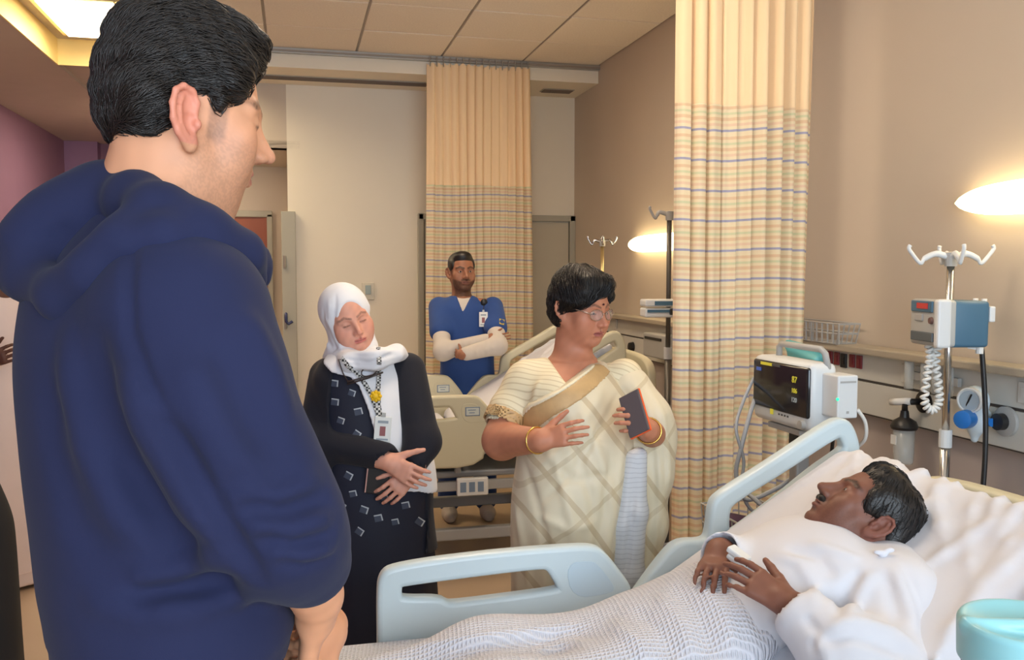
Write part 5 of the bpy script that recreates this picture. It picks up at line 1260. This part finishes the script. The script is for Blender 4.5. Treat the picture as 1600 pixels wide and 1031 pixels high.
    bl_s = g.surf(.006); blouse = solid('blouse', [bl_s], M_bl, body, base=base)
    bvb = bvh(bl_s)
    # gold band at the sleeve end
    sb = G(); d = nrm(re-rs); e0 = c(787, 664, 2.805); sb.rc(e0-d*.032, e0-d*.002, .0715, .0705, .005); sb.rc(e0-d*.08, e0+d*.08, .066, .066, .001, '-'); sb.cut(d, e0+d*.004, .001); sb.cut(-d, e0-d*.036, .001)
    solid('sleeve_border', [sb.surf(.005)], M_gold, body, base=base)
    # sari cloth with diagonal checks
    M_sari = mat('sari_cream', (214, 200, 168), .5, bump=.08, bscale=300, sheen=.15); nt = M_sari.node_tree; bs = nt.nodes['Principled BSDF']; tc = nt.nodes.new('ShaderNodeTexCoord')
    def bands(rot, per, wd, col, prev):
        mp = nt.nodes.new('ShaderNodeMapping'); mp.inputs['Rotation'].default_value = rot; nt.links.new(tc.outputs['Object'], mp.inputs[0]); sp = nt.nodes.new('ShaderNodeSeparateXYZ'); nt.links.new(mp.outputs[0], sp.inputs[0])
        ns = nt.nodes.new('ShaderNodeTexNoise'); ns.inputs['Scale'].default_value = 5; nt.links.new(tc.outputs['Object'], ns.inputs[0])
        ad = nt.nodes.new('ShaderNodeMath'); ad.operation = 'MULTIPLY_ADD'; ad.inputs[1].default_value = .03; nt.links.new(ns.outputs[0], ad.inputs[0]); nt.links.new(sp.outputs[0], ad.inputs[2])
        dv = nt.nodes.new('ShaderNodeMath'); dv.operation = 'DIVIDE'; dv.inputs[1].default_value = per; nt.links.new(ad.outputs[0], dv.inputs[0]); fr = nt.nodes.new('ShaderNodeMath'); fr.operation = 'FRACT'; nt.links.new(dv.outputs[0], fr.inputs[0])
        rp = nt.nodes.new('ShaderNodeValToRGB'); e = rp.color_ramp.elements; e[0].position = 0; e[0].color = (1, 1, 1, 1); e[1].position = wd; e[1].color = (1, 1, 1, 1); e2 = e.new(wd+.01); e2.color = (0, 0, 0, 1); e3 = e.new(.99); e3.color = (0, 0, 0, 1); nt.links.new(fr.outputs[0], rp.inputs[0])
        mx = nt.nodes.new('ShaderNodeMix'); mx.data_type = 'RGBA'; mx.inputs[7].default_value = srgb(*col)+(1,); sc_ = nt.nodes.new('ShaderNodeMath'); sc_.operation = 'MULTIPLY'; sc_.inputs[1].default_value = .6; nt.links.new(rp.outputs[0], sc_.inputs[0]); nt.links.new(sc_.outputs[0], mx.inputs[0])
        if prev is None: mx.inputs[6].default_value = srgb(216, 204, 176)+(1,)
        else: nt.links.new(prev, mx.inputs[6])
        return mx.outputs[2]
    q = bands((0, math.radians(38), 0), .115, .14, (182, 160, 124), None); q = bands((0, math.radians(-52), 0), .16, .08, (190, 172, 138), q); nt.links.new(q, bs.inputs['Base Color'])
    def sfold(th, z): return .026*np.sin(8*th+z*5)*np.clip((.95-z)/.5, 0, 1)+.02*np.sin(17*th+2)*np.clip((.55-z)/.5, 0, 1)
    g = G(); core(g, .016, fold=sfold)
    # cloth runs from her right waist up over the left shoulder
    g.prism(uv_of([(700, 700), (786, 700), (800, 664), (828, 630), (880, 600), (925, 572), (962, 540), (1000, 530), (1100, 560), (1100, 1300), (600, 1300)], t0-.12, base), base, RH, UPV, -1, 1, '&', .006)
    folds(g, [([(960, 560), (930, 630), (880, 700), (830, 740)], .011, .014), ([(985, 575), (950, 650), (900, 730), (840, 790)], -.011, .012), ([(900, 620), (925, 680), (950, 750), (960, 830)], .010, .014), ([(870, 640), (900, 700), (925, 780), (935, 860)], -.010, .013), ([(840, 660), (870, 730), (895, 820), (900, 920)], .010, .014),
        ([(815, 710), (840, 790), (860, 880), (865, 960)], -.010, .014), ([(800, 760), (815, 840), (830, 930)], .009, .014), ([(975, 680), (965, 760), (950, 850), (945, 940)], .018, .012), ([(955, 700), (945, 790), (930, 870), (925, 950)], -.012, .011), ([(850, 720), (900, 750), (960, 740)], -.008, .012), ([(830, 800), (890, 830), (940, 815)], .008, .012), ([(820, 860), (880, 890), (930, 880)], -.008, .012)])
    sari_s = g.surf(.0075); sari = solid('sari', [sari_s], M_sari, body, base=base)
    # gold border along the upper edge
    bo = G(); core(bo, .020); bo.prism(uv_of([(796, 676), (828, 636), (880, 606), (925, 578), (955, 545), (975, 538), (998, 550), (950, 592), (905, 622), (858, 650), (822, 686)], t0-.12, base), base, RH, UPV, 0, 1, '&', .003)
    solid('sari_border', [bo.surf(.006)], M_gold, body, base=base)
    bw = G(); core(bw, .022); bw.prism(uv_of([(793, 674), (826, 632), (880, 602), (925, 574), (955, 541), (960, 544), (928, 578), (883, 606), (830, 637), (798, 678)], t0-.12, base), base, RH, UPV, 0, 1, '&', .002); solid('border_edge', [bw.surf(.005)], mat('sari_edge_cream', (226, 214, 184), .5), body, base=base)
    # pallu draped over the left shoulder and forearm, its end hanging beside her
    p = G()
    p.ch([c(952, 584, 2.88), c(982, 606, 2.85), c(1010, 652, 2.82), c(1020, 694, 2.84)], [.036, .056, .066, .062], .06)
    p.ch([c(1022, 680, 2.84), c(1020, 740, 2.82), c(1014, 820, 2.82), c(1002, 900, 2.82), c(994, 960, 2.82)], [.064, .056, .050, .046, .042], .05)
    p.ch([c(985, 700, 2.80), c(980, 760, 2.79), c(975, 850, 2.79), c(970, 950, 2.79)], [.03, .035, .036, .036], .04)
    folds(p, [([(985, 590), (1015, 640), (1030, 720)], .009, .011), ([(970, 600), (995, 650), (1008, 700)], -.010, .011), ([(1005, 590), (1035, 650), (1044, 720), (1036, 830), (1020, 940)], .010, .011), ([(1020, 690), (1022, 790), (1008, 900), (1000, 950)], -.014, .011), ([(1005, 720), (1002, 820), (992, 930)], .011, .010), ([(1040, 700), (1040, 790), (1024, 900)], -.010, .010)])
    lwd = nrm(lw-le); p.rc(lw-lwd*.05, lw+lwd*.1, .04, .05, .005, '-')
    solid('sari_pallu', [p.surf(.007)], M_sari, body, base=base)
    M_end = mat('pallu_end_pale', (204, 206, 206), .55, var=.02); nt2 = M_end.node_tree; w2 = nt2.nodes.new('ShaderNodeTexWave'); w2.bands_direction = 'Z'; w2.inputs['Scale'].default_value = 22; w2.inputs['Distortion'].default_value = 2.5; t2 = nt2.nodes.new('ShaderNodeTexCoord'); r2 = nt2.nodes.new('ShaderNodeValToRGB'); r2.color_ramp.elements[0].color = srgb(176, 178, 184)+(1,); r2.color_ramp.elements[1].position = .2; r2.color_ramp.elements[1].color = srgb(196, 198, 202)+(1,)
    nt2.links.new(t2.outputs['Object'], w2.inputs[0]); nt2.links.new(w2.outputs[0], r2.inputs[0]); nt2.links.new(r2.outputs[0], nt2.nodes['Principled BSDF'].inputs['Base Color'])
    pe = G(); pe.ch([c(1000, 710, 2.735), c(992, 800, 2.735), c(984, 900, 2.74), (c(976, 990, 2.75))], [.022, .036, .042, .044], .03); pe.ch([c(985, 716, 2.735), c(972, 820, 2.735), c(962, 950, 2.74)], [.020, .034, .040], .03)
    for P, A in (([(995, 720, 2.70), (985, 820, 2.70), (970, 960, 2.71)], -.008),): pe.fold([c(*k) for k in P], A, .012)
    solid('pallu_end', [pe.surf(.006)], M_end, body, base=base)
    # bangles
    for wq, el_, nm in ((rw, re, 'bangle'), (lw, le, 'bangle')):
        d = nrm(wq-el_); x = nrm(np.cross(d, UPV)); y = np.cross(x, d); B().tube([wq-d*.022+(x*math.cos(a)+y*math.sin(a))*.038-base for a in np.linspace(0, 6.283, 25)[:-1]], .003, 8, closed=True).build(nm, mat('gold', (212, 170, 90), .25, metal=.9), body, True)
    # hair: short black crop with a side sweep
    hg = G()
    def E_(cc, rr, k=.02, rot=None): hg.el(cc, rr, k, '+', rot, HM)
    E_((0, -.018, .060), (.088, .100, .080)); E_((.02, .040, .090), (.066, .056, .042)); E_((0, -.055, .01), (.086, .062, .085)); E_((.072, .010, .040), (.024, .052, .048)); E_((-.070, .012, .048), (.022, .058, .044)); E_((.062, .050, .040), (.026, .030, .030)); E_((-.01, .074, .092), (.046, .026, .030)); E_((.060, .062, .058), (.030, .028, .034)); E_((.068, -.030, -.030), (.018, .030, .042)); E_((0, -.07, -.04), (.060, .036, .040))
    HI = np.linalg.inv(HM)
    hg.disp(lambda x, y, z: (.0016*np.sin(150*(HI[2, 0]*x+HI[2, 1]*y+HI[2, 2]*z)+60*(HI[0, 0]*x+HI[0, 1]*y+HI[0, 2]*z))).astype(np.float32))
    hs = hg.surf(.004); solid('hair', [hs], M_hair, body, base=base); M3 = HM[:3, :3]/.95
    strands('hair_strands', hs, lambda p_: M3 @ np.array([.35, .55 if (HI[:3, :3] @ p_+HI[:3, 3])[2] > .03 else -.2, -.8]), 1800, .07, .0016, M_hair, body, base, 9, .004, .002, 6)
    # phone in the left hand
    pc = c(991, 646, 2.54); po = empty('phone', pc); tag(po, 'phone with a bright orange case held by the sari wearer', 'phone')
    Rm = Matrix([list(frame(pc, FH*.55+RH*.55-UPV*.2, UPV*.8-RH*.55)[i][:3]) for i in range(3)])
    B().box((0, 0, 0), (.070, .009, .125), rot=Rm, bev=.003).build('phone_body', mat('phone_grey', (92, 84, 86), .35), po); B().box(Rm @ Vector((0, .005, .0)), (.074, .008, .130), rot=Rm, bev=.003).build('phone_case', mat('case_orange', (226, 92, 44), .45), po)
sari_woman()
# ================================================================ MAN IN BLUE SCRUBS
def scrub_man():
    t0 = 5.58; base = H(PZ(728, 800, 0)); c = lambda x, y, t=t0: J(x, y, t)
    f = facing(-82); r = np.cross(f, UPV); ang = math.atan2(r[1], r[0])
    hf = facing(-70); hr = np.cross(hf, UPV); HM = frame(c(721, 424), hf, UPV, 1.0)
    sk = G(); headg(sk, HM, jaw=.95, nose=1.05, opened=(.9, .9), ears=(1, 1), neck=False)
    sk.rc(T(HM, (0, -.02, -.06)), c(722, 470), .056, .062, .03).rc(c(722, 490), c(730, 580), .07, .09, .06)
    rs, re, rw = c(686, 480, 5.60), c(692, 549, 5.36), c(768, 530, 5.34); ls, le, lw = c(770, 480, 5.58), c(778, 540, 5.32), c(722, 554, 5.24)
    sk.ch([c(722, 478), rs, re, rw], [.06, .05, .042, .032], .03).ch([c(722, 478), ls, le, lw], [.06, .05, .042, .032], .03)
    handg(sk, rw, RH*.9-FH*.1+UPV*.1, FH, UPV, curl=(.2, .3, .2), sc=.7); handg(sk, lw, -RH*.6+FH*.8, FH, UPV, curl=(.3, .3, .2), sc=.7)
    ho = T(HM, (0, 0, 0)); F1 = (ho-.14, ho+.14, .004)
    F2 = (np.minimum(rw, lw)-np.array([.2, .08, .08]), np.maximum(rw, lw)+np.array([.2, .1, .08]), .005)
    fc = facecol(HM, (150, 102, 78), (120, 74, 66), .95, (24, 18, 16), beardc=(34, 27, 24), under=.2, bw=.0055, lash=(.3, .3),
                 beard=lambda ax, y, z: .75*sstep(-.056, -.068, z-.35*np.maximum(ax-.03, 0))*sstep(.02, .04, y)*sstep(.012, .018, np.hypot(ax/1.6, z+.070))+.9*np.exp(-((z+.053)/.0055)**2)*(ax < .03)*(y > .07)+.6*sstep(.056, .062, ax)*sstep(0, .02, y)*sstep(.05, .03, y)*sstep(-.05, .0, z))
    body = solid('person', [sk.surf(.014, None, (F1, F2))], skinmat('skin_scrubs_wearer'), base=base, col=fc); body.location = base
    tag(body, 'bearded man in blue scrubs with folded arms before the far curtain', 'person'); eyes(HM, body, base, 'dark')
    M_sc = mat('scrubs_blue', (34, 70, 134), .8, var=.05, bump=.1, bscale=300, sheen=.05); M_un = mat('undershirt_white', (200, 192, 182), .85, var=.02, bump=.1, bscale=300)
    R = [(462, 722, .07, .06), (470, 723, .13, .09), (485, 726, .17, .115), (520, 729, .18, .125), (560, 730, .17, .125), (610, 730, .175, .13), (650, 730, .178, .135), (668, 730, .178, .135)]
    g = G(); g.loft([(c(x, y)[2], c(x, y)[0], c(x, y)[1], a, b, ang) for y, x, a, b in R], .03, fold=lambda th, z: .015*np.sin(6*th+z*12))
    for a, b in ((rs, re), (ls, le)):
        g.rc(a, a*.45+b*.55, .066, .072, .04); 
    tri = uv_of([(708, 452), (723, 488), (740, 452)], t0-.13, base); g.prism(tri, base, RH, UPV, 0, 1, '-', .004)
    sc_s = g.surf(.009); top = solid('scrub_top', [sc_s], M_sc, body, base=base)
    u = G(); u.loft([(c(x, y)[2], c(x, y)[0], c(x, y)[1], a-.012, b-.010, ang) for y, x, a, b in R[:6]], .03); u.prism(uv_of([(704, 462), (700, 500), (745, 500), (742, 462)], t0-.13, base), base, RH, UPV, -.05, 1, '&'); solid('undershirt', [u.surf(.008)], M_un, body, base=base)
    for nm, a, b, e in (('sleeve', rs, re, rw), ('sleeve', ls, le, lw)):
        s = G(); s.ch([a*.6+b*.4, b, b*.12+e*.88], [.054, .054, .042], .03)
        for k in range(3):
            q = b*(1-.22*k-.15)+e*(.22*k+.15); s.fold([q+UPV*.05-FH*.02, q-FH*.055, q-UPV*.05-FH*.02], .006*(-1)**k, .012)
        solid(nm, [s.surf(.008)], M_un, body, base=base)
    q = G(); hc = H(c(730, 700)); z1 = float(c(730, 655)[2])
    q.loft([(.72, hc[0], hc[1], .16, .12, ang), (z1, hc[0], hc[1], .165, .125, ang)], .03)
    for s in (-1, 1): q.ch([hc+r*s*.085+UPV*.75, hc+r*s*.105+UPV*.42, hc+r*s*.115+UPV*.10], [.085, .075, .07], .04)
    solid('trousers', [q.surf(.011)], M_sc, body, base=base)
    for s in (-1, 1):
        sg = G(); ft = hc+r*s*.118; sg.ch([ft+UPV*.045-f*.04, ft+UPV*.04+f*.09, ft+UPV*.035+f*.15], [.045, .045, .036], .02); sg.cut((0, 0, -1), (0, 0, .002)); solid('shoe', [sg.surf(.008)], mat('shoe_pale', (196, 186, 176), .6), body, base=base)
    hg = G()
    for cc, rr in (((0, -.016, .062), (.078, .090, .062)), ((0, .03, .090), (.056, .05, .036)), ((0, -.06, .01), (.074, .048, .066)), ((.066, .0, .035), (.016, .05, .036)), ((-.066, .0, .035), (.016, .05, .036))): hg.el(cc, rr, .015, M=HM)
    solid('hair', [hg.surf(.005)], M_hair, body, base=base)
    bv = bvh(sc_s); p, n = hit(bv, 758, 500, .012); badge(body, base, p, -FH, .052, .09, (110, 84, 70))
    p2, n2 = hit(bv, 757, 474, .008); B().ball(p2-base, (.022, .012, .024), 12, 8).build('badge_reel', M_dark, body, True); B().tube([p2-base, p-base+UPV*.05], .0025, 6).build('badge_cord', M_dark, body)
    p, n = hit(bv, 783, 500, .004)
    if p is not None: decal('pocket_patch', bv, [(780, 498), (788, 500), (787, 508), (780, 506)], mat('patch_yellow', (190, 170, 60), .6), body, base)
scrub_man()
# ================================================================ PEOPLE CUT BY THE LEFT EDGE
def thobe_man():
    t0 = 4.4; base = H(PZ(8, 912, 0)); c = lambda x, y, t=t0: J(x, y, t); f = facing(-30); r = np.cross(f, UPV); ang = math.atan2(r[1], r[0])
    M_th = mat('thobe_white', (226, 208, 204), .75, var=.02, bump=.05, bscale=300)
    HM = frame(base+UPV*1.62+f*.02, f, UPV, 1.0); sk = G(); headg(sk, HM, opened=(0, 0), neck=False); sk.rc(T(HM, (0, -.02, -.05)), base+UPV*1.42, .055, .06, .03).rc(base+UPV*1.42, base+UPV*1.0, .10, .10, .05)
    rs, re, rw = base+r*.19+UPV*1.36, base+r*.24+UPV*1.10+f*.02, c(-18, 566, 4.12)
    sk.ch([base+UPV*1.4, rs, re, rw], [.06, .05, .042, .03], .03); handg(sk, rw, c(30, 545, 4.08)-rw, FH, UPV, curl=(.5, .6, .4), sc=1.0)
    F1 = (rw-.14, rw+.14, .005)
    body = solid('person', [sk.surf(.010, None, (F1,))], skinmat('skin_robe_wearer'), base=base, col=facecol(HM, (96, 62, 50), (90, 54, 48), .9, beardc=(30, 22, 20), stubble=.5)); body.location = base
    tag(body, 'person in a long white robe half cut off at the left edge', 'person')
    g = G(); g.loft([(.02, base[0], base[1], .205, .19, ang), (.3, base[0], base[1], .195, .175, ang), (.85, base[0], base[1], .19, .155, ang), (1.15, base[0], base[1], .19, .145, ang), (1.33, base[0], base[1], .185, .125, ang), (1.42, base[0], base[1], .12, .09, ang), (1.46, base[0], base[1], .07, .07, ang)], .03, fold=lambda th, z: .035*np.sin(7*th+1)*np.clip((.9-z)/.6, 0, 1))
    g.ch([rs, re, rw*.93+re*.07], [.075, .062, .05], .04)
    solid('robe', [g.surf(.010)], M_th, body, base=base)
    B().tube([base*0+(H(J(-200, 888, t0))-base)*0+np.array([math.cos(a)*.2, math.sin(a)*.19, .09]) for a in np.linspace(0, 6.283, 30)[:-1]], .002, 5, closed=True).build('hem_stitch', M_th, body)
    hg = G()
    for cc, rr in (((0, -.016, .062), (.080, .092, .062)), ((0, -.06, .01), (.074, .048, .066))): hg.el(cc, rr, .015, M=HM)
    solid('hair', [hg.surf(.008)], M_hair, body, base=base)
    for s in (-1, 1):
        sg = G(); ft = base+r*s*.09; sg.ch([ft+UPV*.045, ft+UPV*.035+f*.14], [.045, .036], .02); sg.cut((0, 0, -1), (0, 0, .002)); solid('shoe', [sg.surf(.01)], M_shoe, body, base=base)
thobe_man()
def black_robe():
    t0 = 2.35; base = H(J(-165, 800, t0)); f = facing(-10); r = np.cross(f, UPV); ang = math.atan2(r[1], r[0])
    HM = frame(base+UPV*1.58+f*.02-RH*.02, f, UPV, .95); sk = G(); headg(sk, HM, opened=(0, 0), neck=False); sk.rc(T(HM, (0, -.02, -.05)), base+UPV*1.38, .055, .06, .03).rc(base+UPV*1.38, base+UPV*1.0, .08, .10, .05)
    body = solid('person', [sk.surf(.008)], skinmat('skin_black_robe_wearer'), base=base, col=facecol(HM, (176, 126, 104), (150, 90, 84), .8)); body.location = base
    tag(body, 'person in black clothing at the lower left edge beside the white robe', 'person')
    M_k = mat('robe_black', (20, 20, 26), .85, bump=.1, bscale=400)
    g = G(); g.loft([(.02, base[0], base[1], .31, .29, ang), (.5, base[0], base[1], .285, .285, ang), (.82, base[0], base[1], .262, .282, ang), (.95, base[0], base[1], .225, .25, ang), (1.08, base[0], base[1], .18, .17, ang), (1.28, base[0], base[1], .18, .13, ang), (1.40, base[0], base[1], .10, .08, ang)], .03, fold=lambda th, z: .02*np.sin(8*th)*np.clip((.8-z)/.6, 0, 1))
    for s in (-1, 1): g.ch([base+r*s*.17+UPV*1.32, base+r*s*.19+UPV*1.05, base+r*s*.06+UPV*.98-FH*0+f*.10], [.06, .055, .045], .03)
    solid('robe', [g.surf(.010)], M_k, body, base=base)
    hg = G(); hg.el((0, -.016, .035), (.09, .105, .10), .02, M=HM).el((0, -.02, -.08), (.09, .09, .08), .03, M=HM).el((0, .11, -.01), (.054, .08, .09), .01, '-', M=HM); solid('headscarf', [hg.surf(.007)], M_k, body, base=base)
black_robe()
# ================================================================ PATIENT AND BLANKET
def patient():
    hinge = np.array([HING, 0, .575]); bu = np.array([math.cos(BANG), 0, math.sin(BANG)]); bn = np.array([-math.sin(BANG), 0, math.cos(BANG)]); YC = 1.80
    S_ = lambda s, y, n: hinge+bu*s+bn*n+np.array([0, YC+y, 0])
    base = np.array([HING, YC, .575]); c = J
    # blanket
    M_bk = mat('blanket_waffle', (216, 217, 226), .85, sheen=.1); nt = M_bk.node_tree; bs = nt.nodes['Principled BSDF']; tc = nt.nodes.new('ShaderNodeTexCoord')
    hts = []
    for ax, rt in (('X', 0), ('Y', 0)):
        mp = nt.nodes.new('ShaderNodeMapping'); mp.inputs['Rotation'].default_value = (0, 0, math.radians(8)); nt.links.new(tc.outputs['Object'], mp.inputs[0]); wv = nt.nodes.new('ShaderNodeTexWave'); wv.bands_direction = ax; wv.inputs['Scale'].default_value = 34; wv.inputs['Distortion'].default_value = .2; wv.inputs['Detail'].default_value = 0; wv.inputs['Detail Scale'].default_value = .3; nt.links.new(mp.outputs[0], wv.inputs[0]); hts.append(wv)
    mx = nt.nodes.new('ShaderNodeMath'); mx.operation = 'MAXIMUM'; nt.links.new(hts[0].outputs['Fac'], mx.inputs[0]); nt.links.new(hts[1].outputs['Fac'], mx.inputs[1])
    bp = nt.nodes.new('ShaderNodeBump'); bp.inputs['Strength'].default_value = .9; bp.inputs['Distance'].default_value = .004; nt.links.new(mx.outputs[0], bp.inputs['Height']); nt.links.new(bp.outputs[0], bs.inputs['Normal'])
    k = G()
    x0, x1 = HING-.96, HING+.06
    k.bx(((x0+x1)/2, YC, .52), (x1-x0, .875, .15), .04, .02)
    k.ch([S_(.04, -.09, .09), np.array([.38, YC-.10, .645]), np.array([.0, YC-.10, .615])], [.075, .08, .05], .10); k.ch([S_(.04, .09, .09), np.array([.40, YC+.11, .645]), np.array([.0, YC+.10, .615])], [.075, .08, .05], .10)
    k.el(S_(.15, 0, .062), (.26, .205, .112), .10, rot=Matrix.Rotation(-BANG*.8, 3, 'Y')); k.el(np.array([.52, YC+.16, .62]), (.14, .13, .08), .08)
    k.rc(c(1050, 962, 2.12), c(1150, 915, 2.06), .045, .055, .08)
    folds(k, [([(1165, 862), (1212, 905), (1238, 965), (1225, 1020)], .008, .014), ([(1130, 890), (1175, 940), (1195, 1010)], -.010, .014), ([(1085, 905), (1130, 955), (1150, 1020)], .010, .014), ([(1050, 912), (1095, 965), (1115, 1025)], -.010, .013), ([(1025, 925), (1065, 975), (1085, 1030)], .011, .013), ([(990, 948), (1035, 990), (1050, 1031)], -.011, .013), ([(950, 968), (1000, 1005), (1010, 1035)], .010, .014), ([(620, 1015), (720, 1000), (830, 985), (930, 972)], .008, .014), ([(700, 1022), (800, 1005), (900, 1000)], -.008, .014), ([(820, 1025), (880, 1005), (930, 1010)], .010, .014)])
    k.cut(bu+np.array([0, -.22, 0]), S_(.345, 0, .1))
    k.bx(((x0+x1)/2, YC, .50), (x1-x0+.3, .843, .16), .035, .004, '-')
    bk_s = k.surf(.0085); bl = solid('blanket', [bk_s], M_bk, base=base); bl.location = base; tag(bl, 'white waffle knit blanket covering the patient and the near bed', 'blanket')
    hup = nrm(RH*.74+UPV*.67+FH*.05); hf = nrm(-RH*.67+UPV*.74+FH*.16); HM = frame(c(1354, 804, 2.06), hf, hup, .97)
    sk = G(); headg(sk, HM, jaw=1.0, nose=1.02, opened=(.7, .7), ears=(1.05, 1.05), neck=False)
    sk.rc(T(HM, (0, -.03, -.05)), c(1385, 875, 2.07), .054, .062, .03).rc(c(1385, 880, 2.07), c(1290, 960, 2.0), .09, .11, .06)
    ns, ne, nw = c(1398, 925, 1.90), c(1392, 1062, 1.70), c(1243, 952, 1.80)      # near arm
    bvk = bvh(bk_s); pk = hit(bvk, 1118, 888, 0)[0]; fw = pk+RH*.016+UPV*.026+FH*.035; ft = pk-FH*.07-RH*.03+UPV*.006; fs, fe = c(1270, 850, 2.22), fw+FH*.12+RH*.14-UPV*.11       # far arm
    sk.ch([c(1385, 890, 2.05), ns, ne, nw], [.06, .05, .045, .034], .03).ch([c(1385, 880, 2.07), fs, fe, fw], [.06, .05, .042, .032], .03)
    handg(sk, c(1232, 945, 1.805), c(1150, 890, 1.86)-c(1232, 945, 1.805), FH*.7-UPV*.75, UPV*.3+FH*.6+RH*.5, curl=(.15, .3, .25), sc=.92, thumb=(.7, .2, .1), spread=.07)
    handg(sk, fw, ft-fw, -UPV, RH, curl=(.15, .35, .3), sc=.88, thumb=(.6, .2, .1), spread=.07)
    ho = T(HM, (0, 0, 0)); F1 = (ho-.15, ho+.15, .0032); F2 = (np.minimum(nw, fw)-np.array([.06, .04, .06]), np.maximum(nw, fw)+np.array([.1, .04, .08]), .004)
    fc = facecol(HM, (126, 82, 66), (112, 64, 58), .95, (22, 16, 14), beardc=(26, 20, 18), moust=.97, stubble=.22, under=.25, bw=.0055, lash=(.4, .4), ear=(128, 80, 68))
    body = solid('person', [sk.surf(.011, None, (F1, F2))], skinmat('skin_patient'), base=base, col=fc); body.location = base
    tag(body, 'patient with moustache in a white gown lying on the raised bed', 'person'); eyes(HM, body, base, 'dark')
    mg = G(); mg.ch([T(HM, q) for q in ((-.026, .086, -.058), (-.010, .0965, -.0525), (.010, .0965, -.0525), (.026, .086, -.058))], [.0050, .0092, .0092, .0050], .004); solid('moustache', [mg.surf(.0025)], M_hair, body, base=base)
    # gown
    M_gown = mat('gown_white', (214, 215, 222), .8, var=.01, bump=.08, bscale=400, sheen=.08)
    g = G()
    for s, y, rx, rn, n in ((.02, 0, .15, .085, .045), (.12, 0, .16, .090, .048), (.24, 0, .17, .090, .050), (.36, 0, .18, .085, .050), (.47, -.02, .19, .075, .055)):
        g.el(S_(s, y, n), (.13, rx, rn), .06, rot=Matrix.Rotation(-BANG, 3, 'Y'))
    g.rc(c(1388, 900, 2.04), c(1300, 872, 2.10), .062, .055, .05)
    g.ch([c(1395, 900, 1.97), c(1402, 945, 1.88), c(1398, 1062, 1.72)], [.075, .09, .085], .06); g.ch([c(1398, 1062, 1.72), c(1320, 1020, 1.72), c(1256, 968, 1.78)], [.085, .074, .058], .05)
    g.ch([fs, fe], [.075, .06], .05); g.rc(fe, fe*.10+fw*.90, .060, .054, .03)
    folds(g, [([(1290, 985), (1335, 968), (1395, 985), (1438, 1018)], .013, .012), ([(1275, 1005), (1330, 992), (1390, 1010), (1430, 1031)], -.013, .011), ([(1265, 985), (1290, 1020), (1300, 1050)], .010, .012), ([(1345, 890), (1320, 925), (1305, 965)], -.012, .010), ([(1365, 890), (1345, 930), (1325, 965)], .011, .011), ([(1395, 880), (1415, 930), (1430, 985)], .009, .013), ([(1380, 890), (1395, 940), (1405, 980)], -.009, .012),
        ([(1200, 862), (1250, 880), (1275, 920), (1270, 950)], .010, .013), ([(1225, 855), (1280, 870), (1305, 905)], -.010, .012), ([(1260, 845), (1310, 862), (1345, 875)], .008, .011), ([(1410, 880), (1440, 950), (1446, 1020)], -.007, .012), ([(1255, 960), (1275, 985), (1270, 1020)], -.010, .010)])
    d = nrm(nw-ne); g.rc(nw-d*.035, nw+d*.1, .044, .052, .006, '-')
    d = nrm(fw-fe); g.rc(fw-d*.03, fw+d*.1, .043, .05, .004, '-')
    gown_s = g.surf(.0065); gown = solid('hospital_gown', [gown_s], M_gown, body, base=base)
    bvg = bvh(gown_s); kp = hit(bvg, 1380, 868, .004)[0]; kn = G(); kn.el(kp, (.010, .008, .008), .006).el(kp+RH*.014+UPV*.008, (.011, .006, .006), .006).el(kp-RH*.012+UPV*.004, (.010, .006, .005), .006).rc(kp, kp-RH*.012-UPV*.03, .004, .0025, .004); solid('gown_tie', [kn.surf(.004)], M_gown, body, base=base)
    # hair
    hg = G()
    for cc, rr in (((0, -.016, .058), (.080, .094, .066)), ((0, .024, .088), (.060, .052, .040)), ((0, -.062, .01), (.078, .050, .078)), ((.066, -.004, .035), (.018, .056, .040)), ((-.066, -.004, .035), (.018, .056, .040)), ((-.066, .028, .02), (.012, .018, .03)), ((.066, .028, .02), (.012, .018, .03)), ((0, -.05, -.04), (.06, .036, .04))): hg.el(cc, rr, .015, M=HM)
    hs = hg.surf(.004); solid('hair', [hs], M_hair, body, base=base); HI = np.linalg.inv(HM); M3 = HM[:3, :3]
    strands('hair_strands', hs, lambda p_: M3 @ np.array([0, -.3, -.9 if abs((HI[:3, :3] @ p_+HI[:3, 3])[0]) > .05 else .4]), 1200, .03, .0013, M_hair, body, base, 21, .003, .001, 5)
    # pulse oximeter on the far hand
    oc = hit(bvk, 1154, 890, .034)[0]; ox = empty('pulse_oximeter', oc); tag(ox, 'small white pulse oximeter clipped on the finger of the patient', 'oximeter'); Rm = Matrix([list(frame(oc, RH*.6-FH*.6-UPV*.4, UPV)[i][:3]) for i in range(3)])
    B().box((0, 0, .007), (.030, .05, .014), rot=Rm, bev=.004).build('upper_shell', M_white, ox); B().box((0, 0, -.008), (.030, .05, .013), rot=Rm, bev=.004).build('lower_shell', M_white, ox); B().box(Rm @ Vector((0, .026, .002)), (.018, .004, .008), rot=Rm).build('sensor_window', M_dark, ox)
patient()
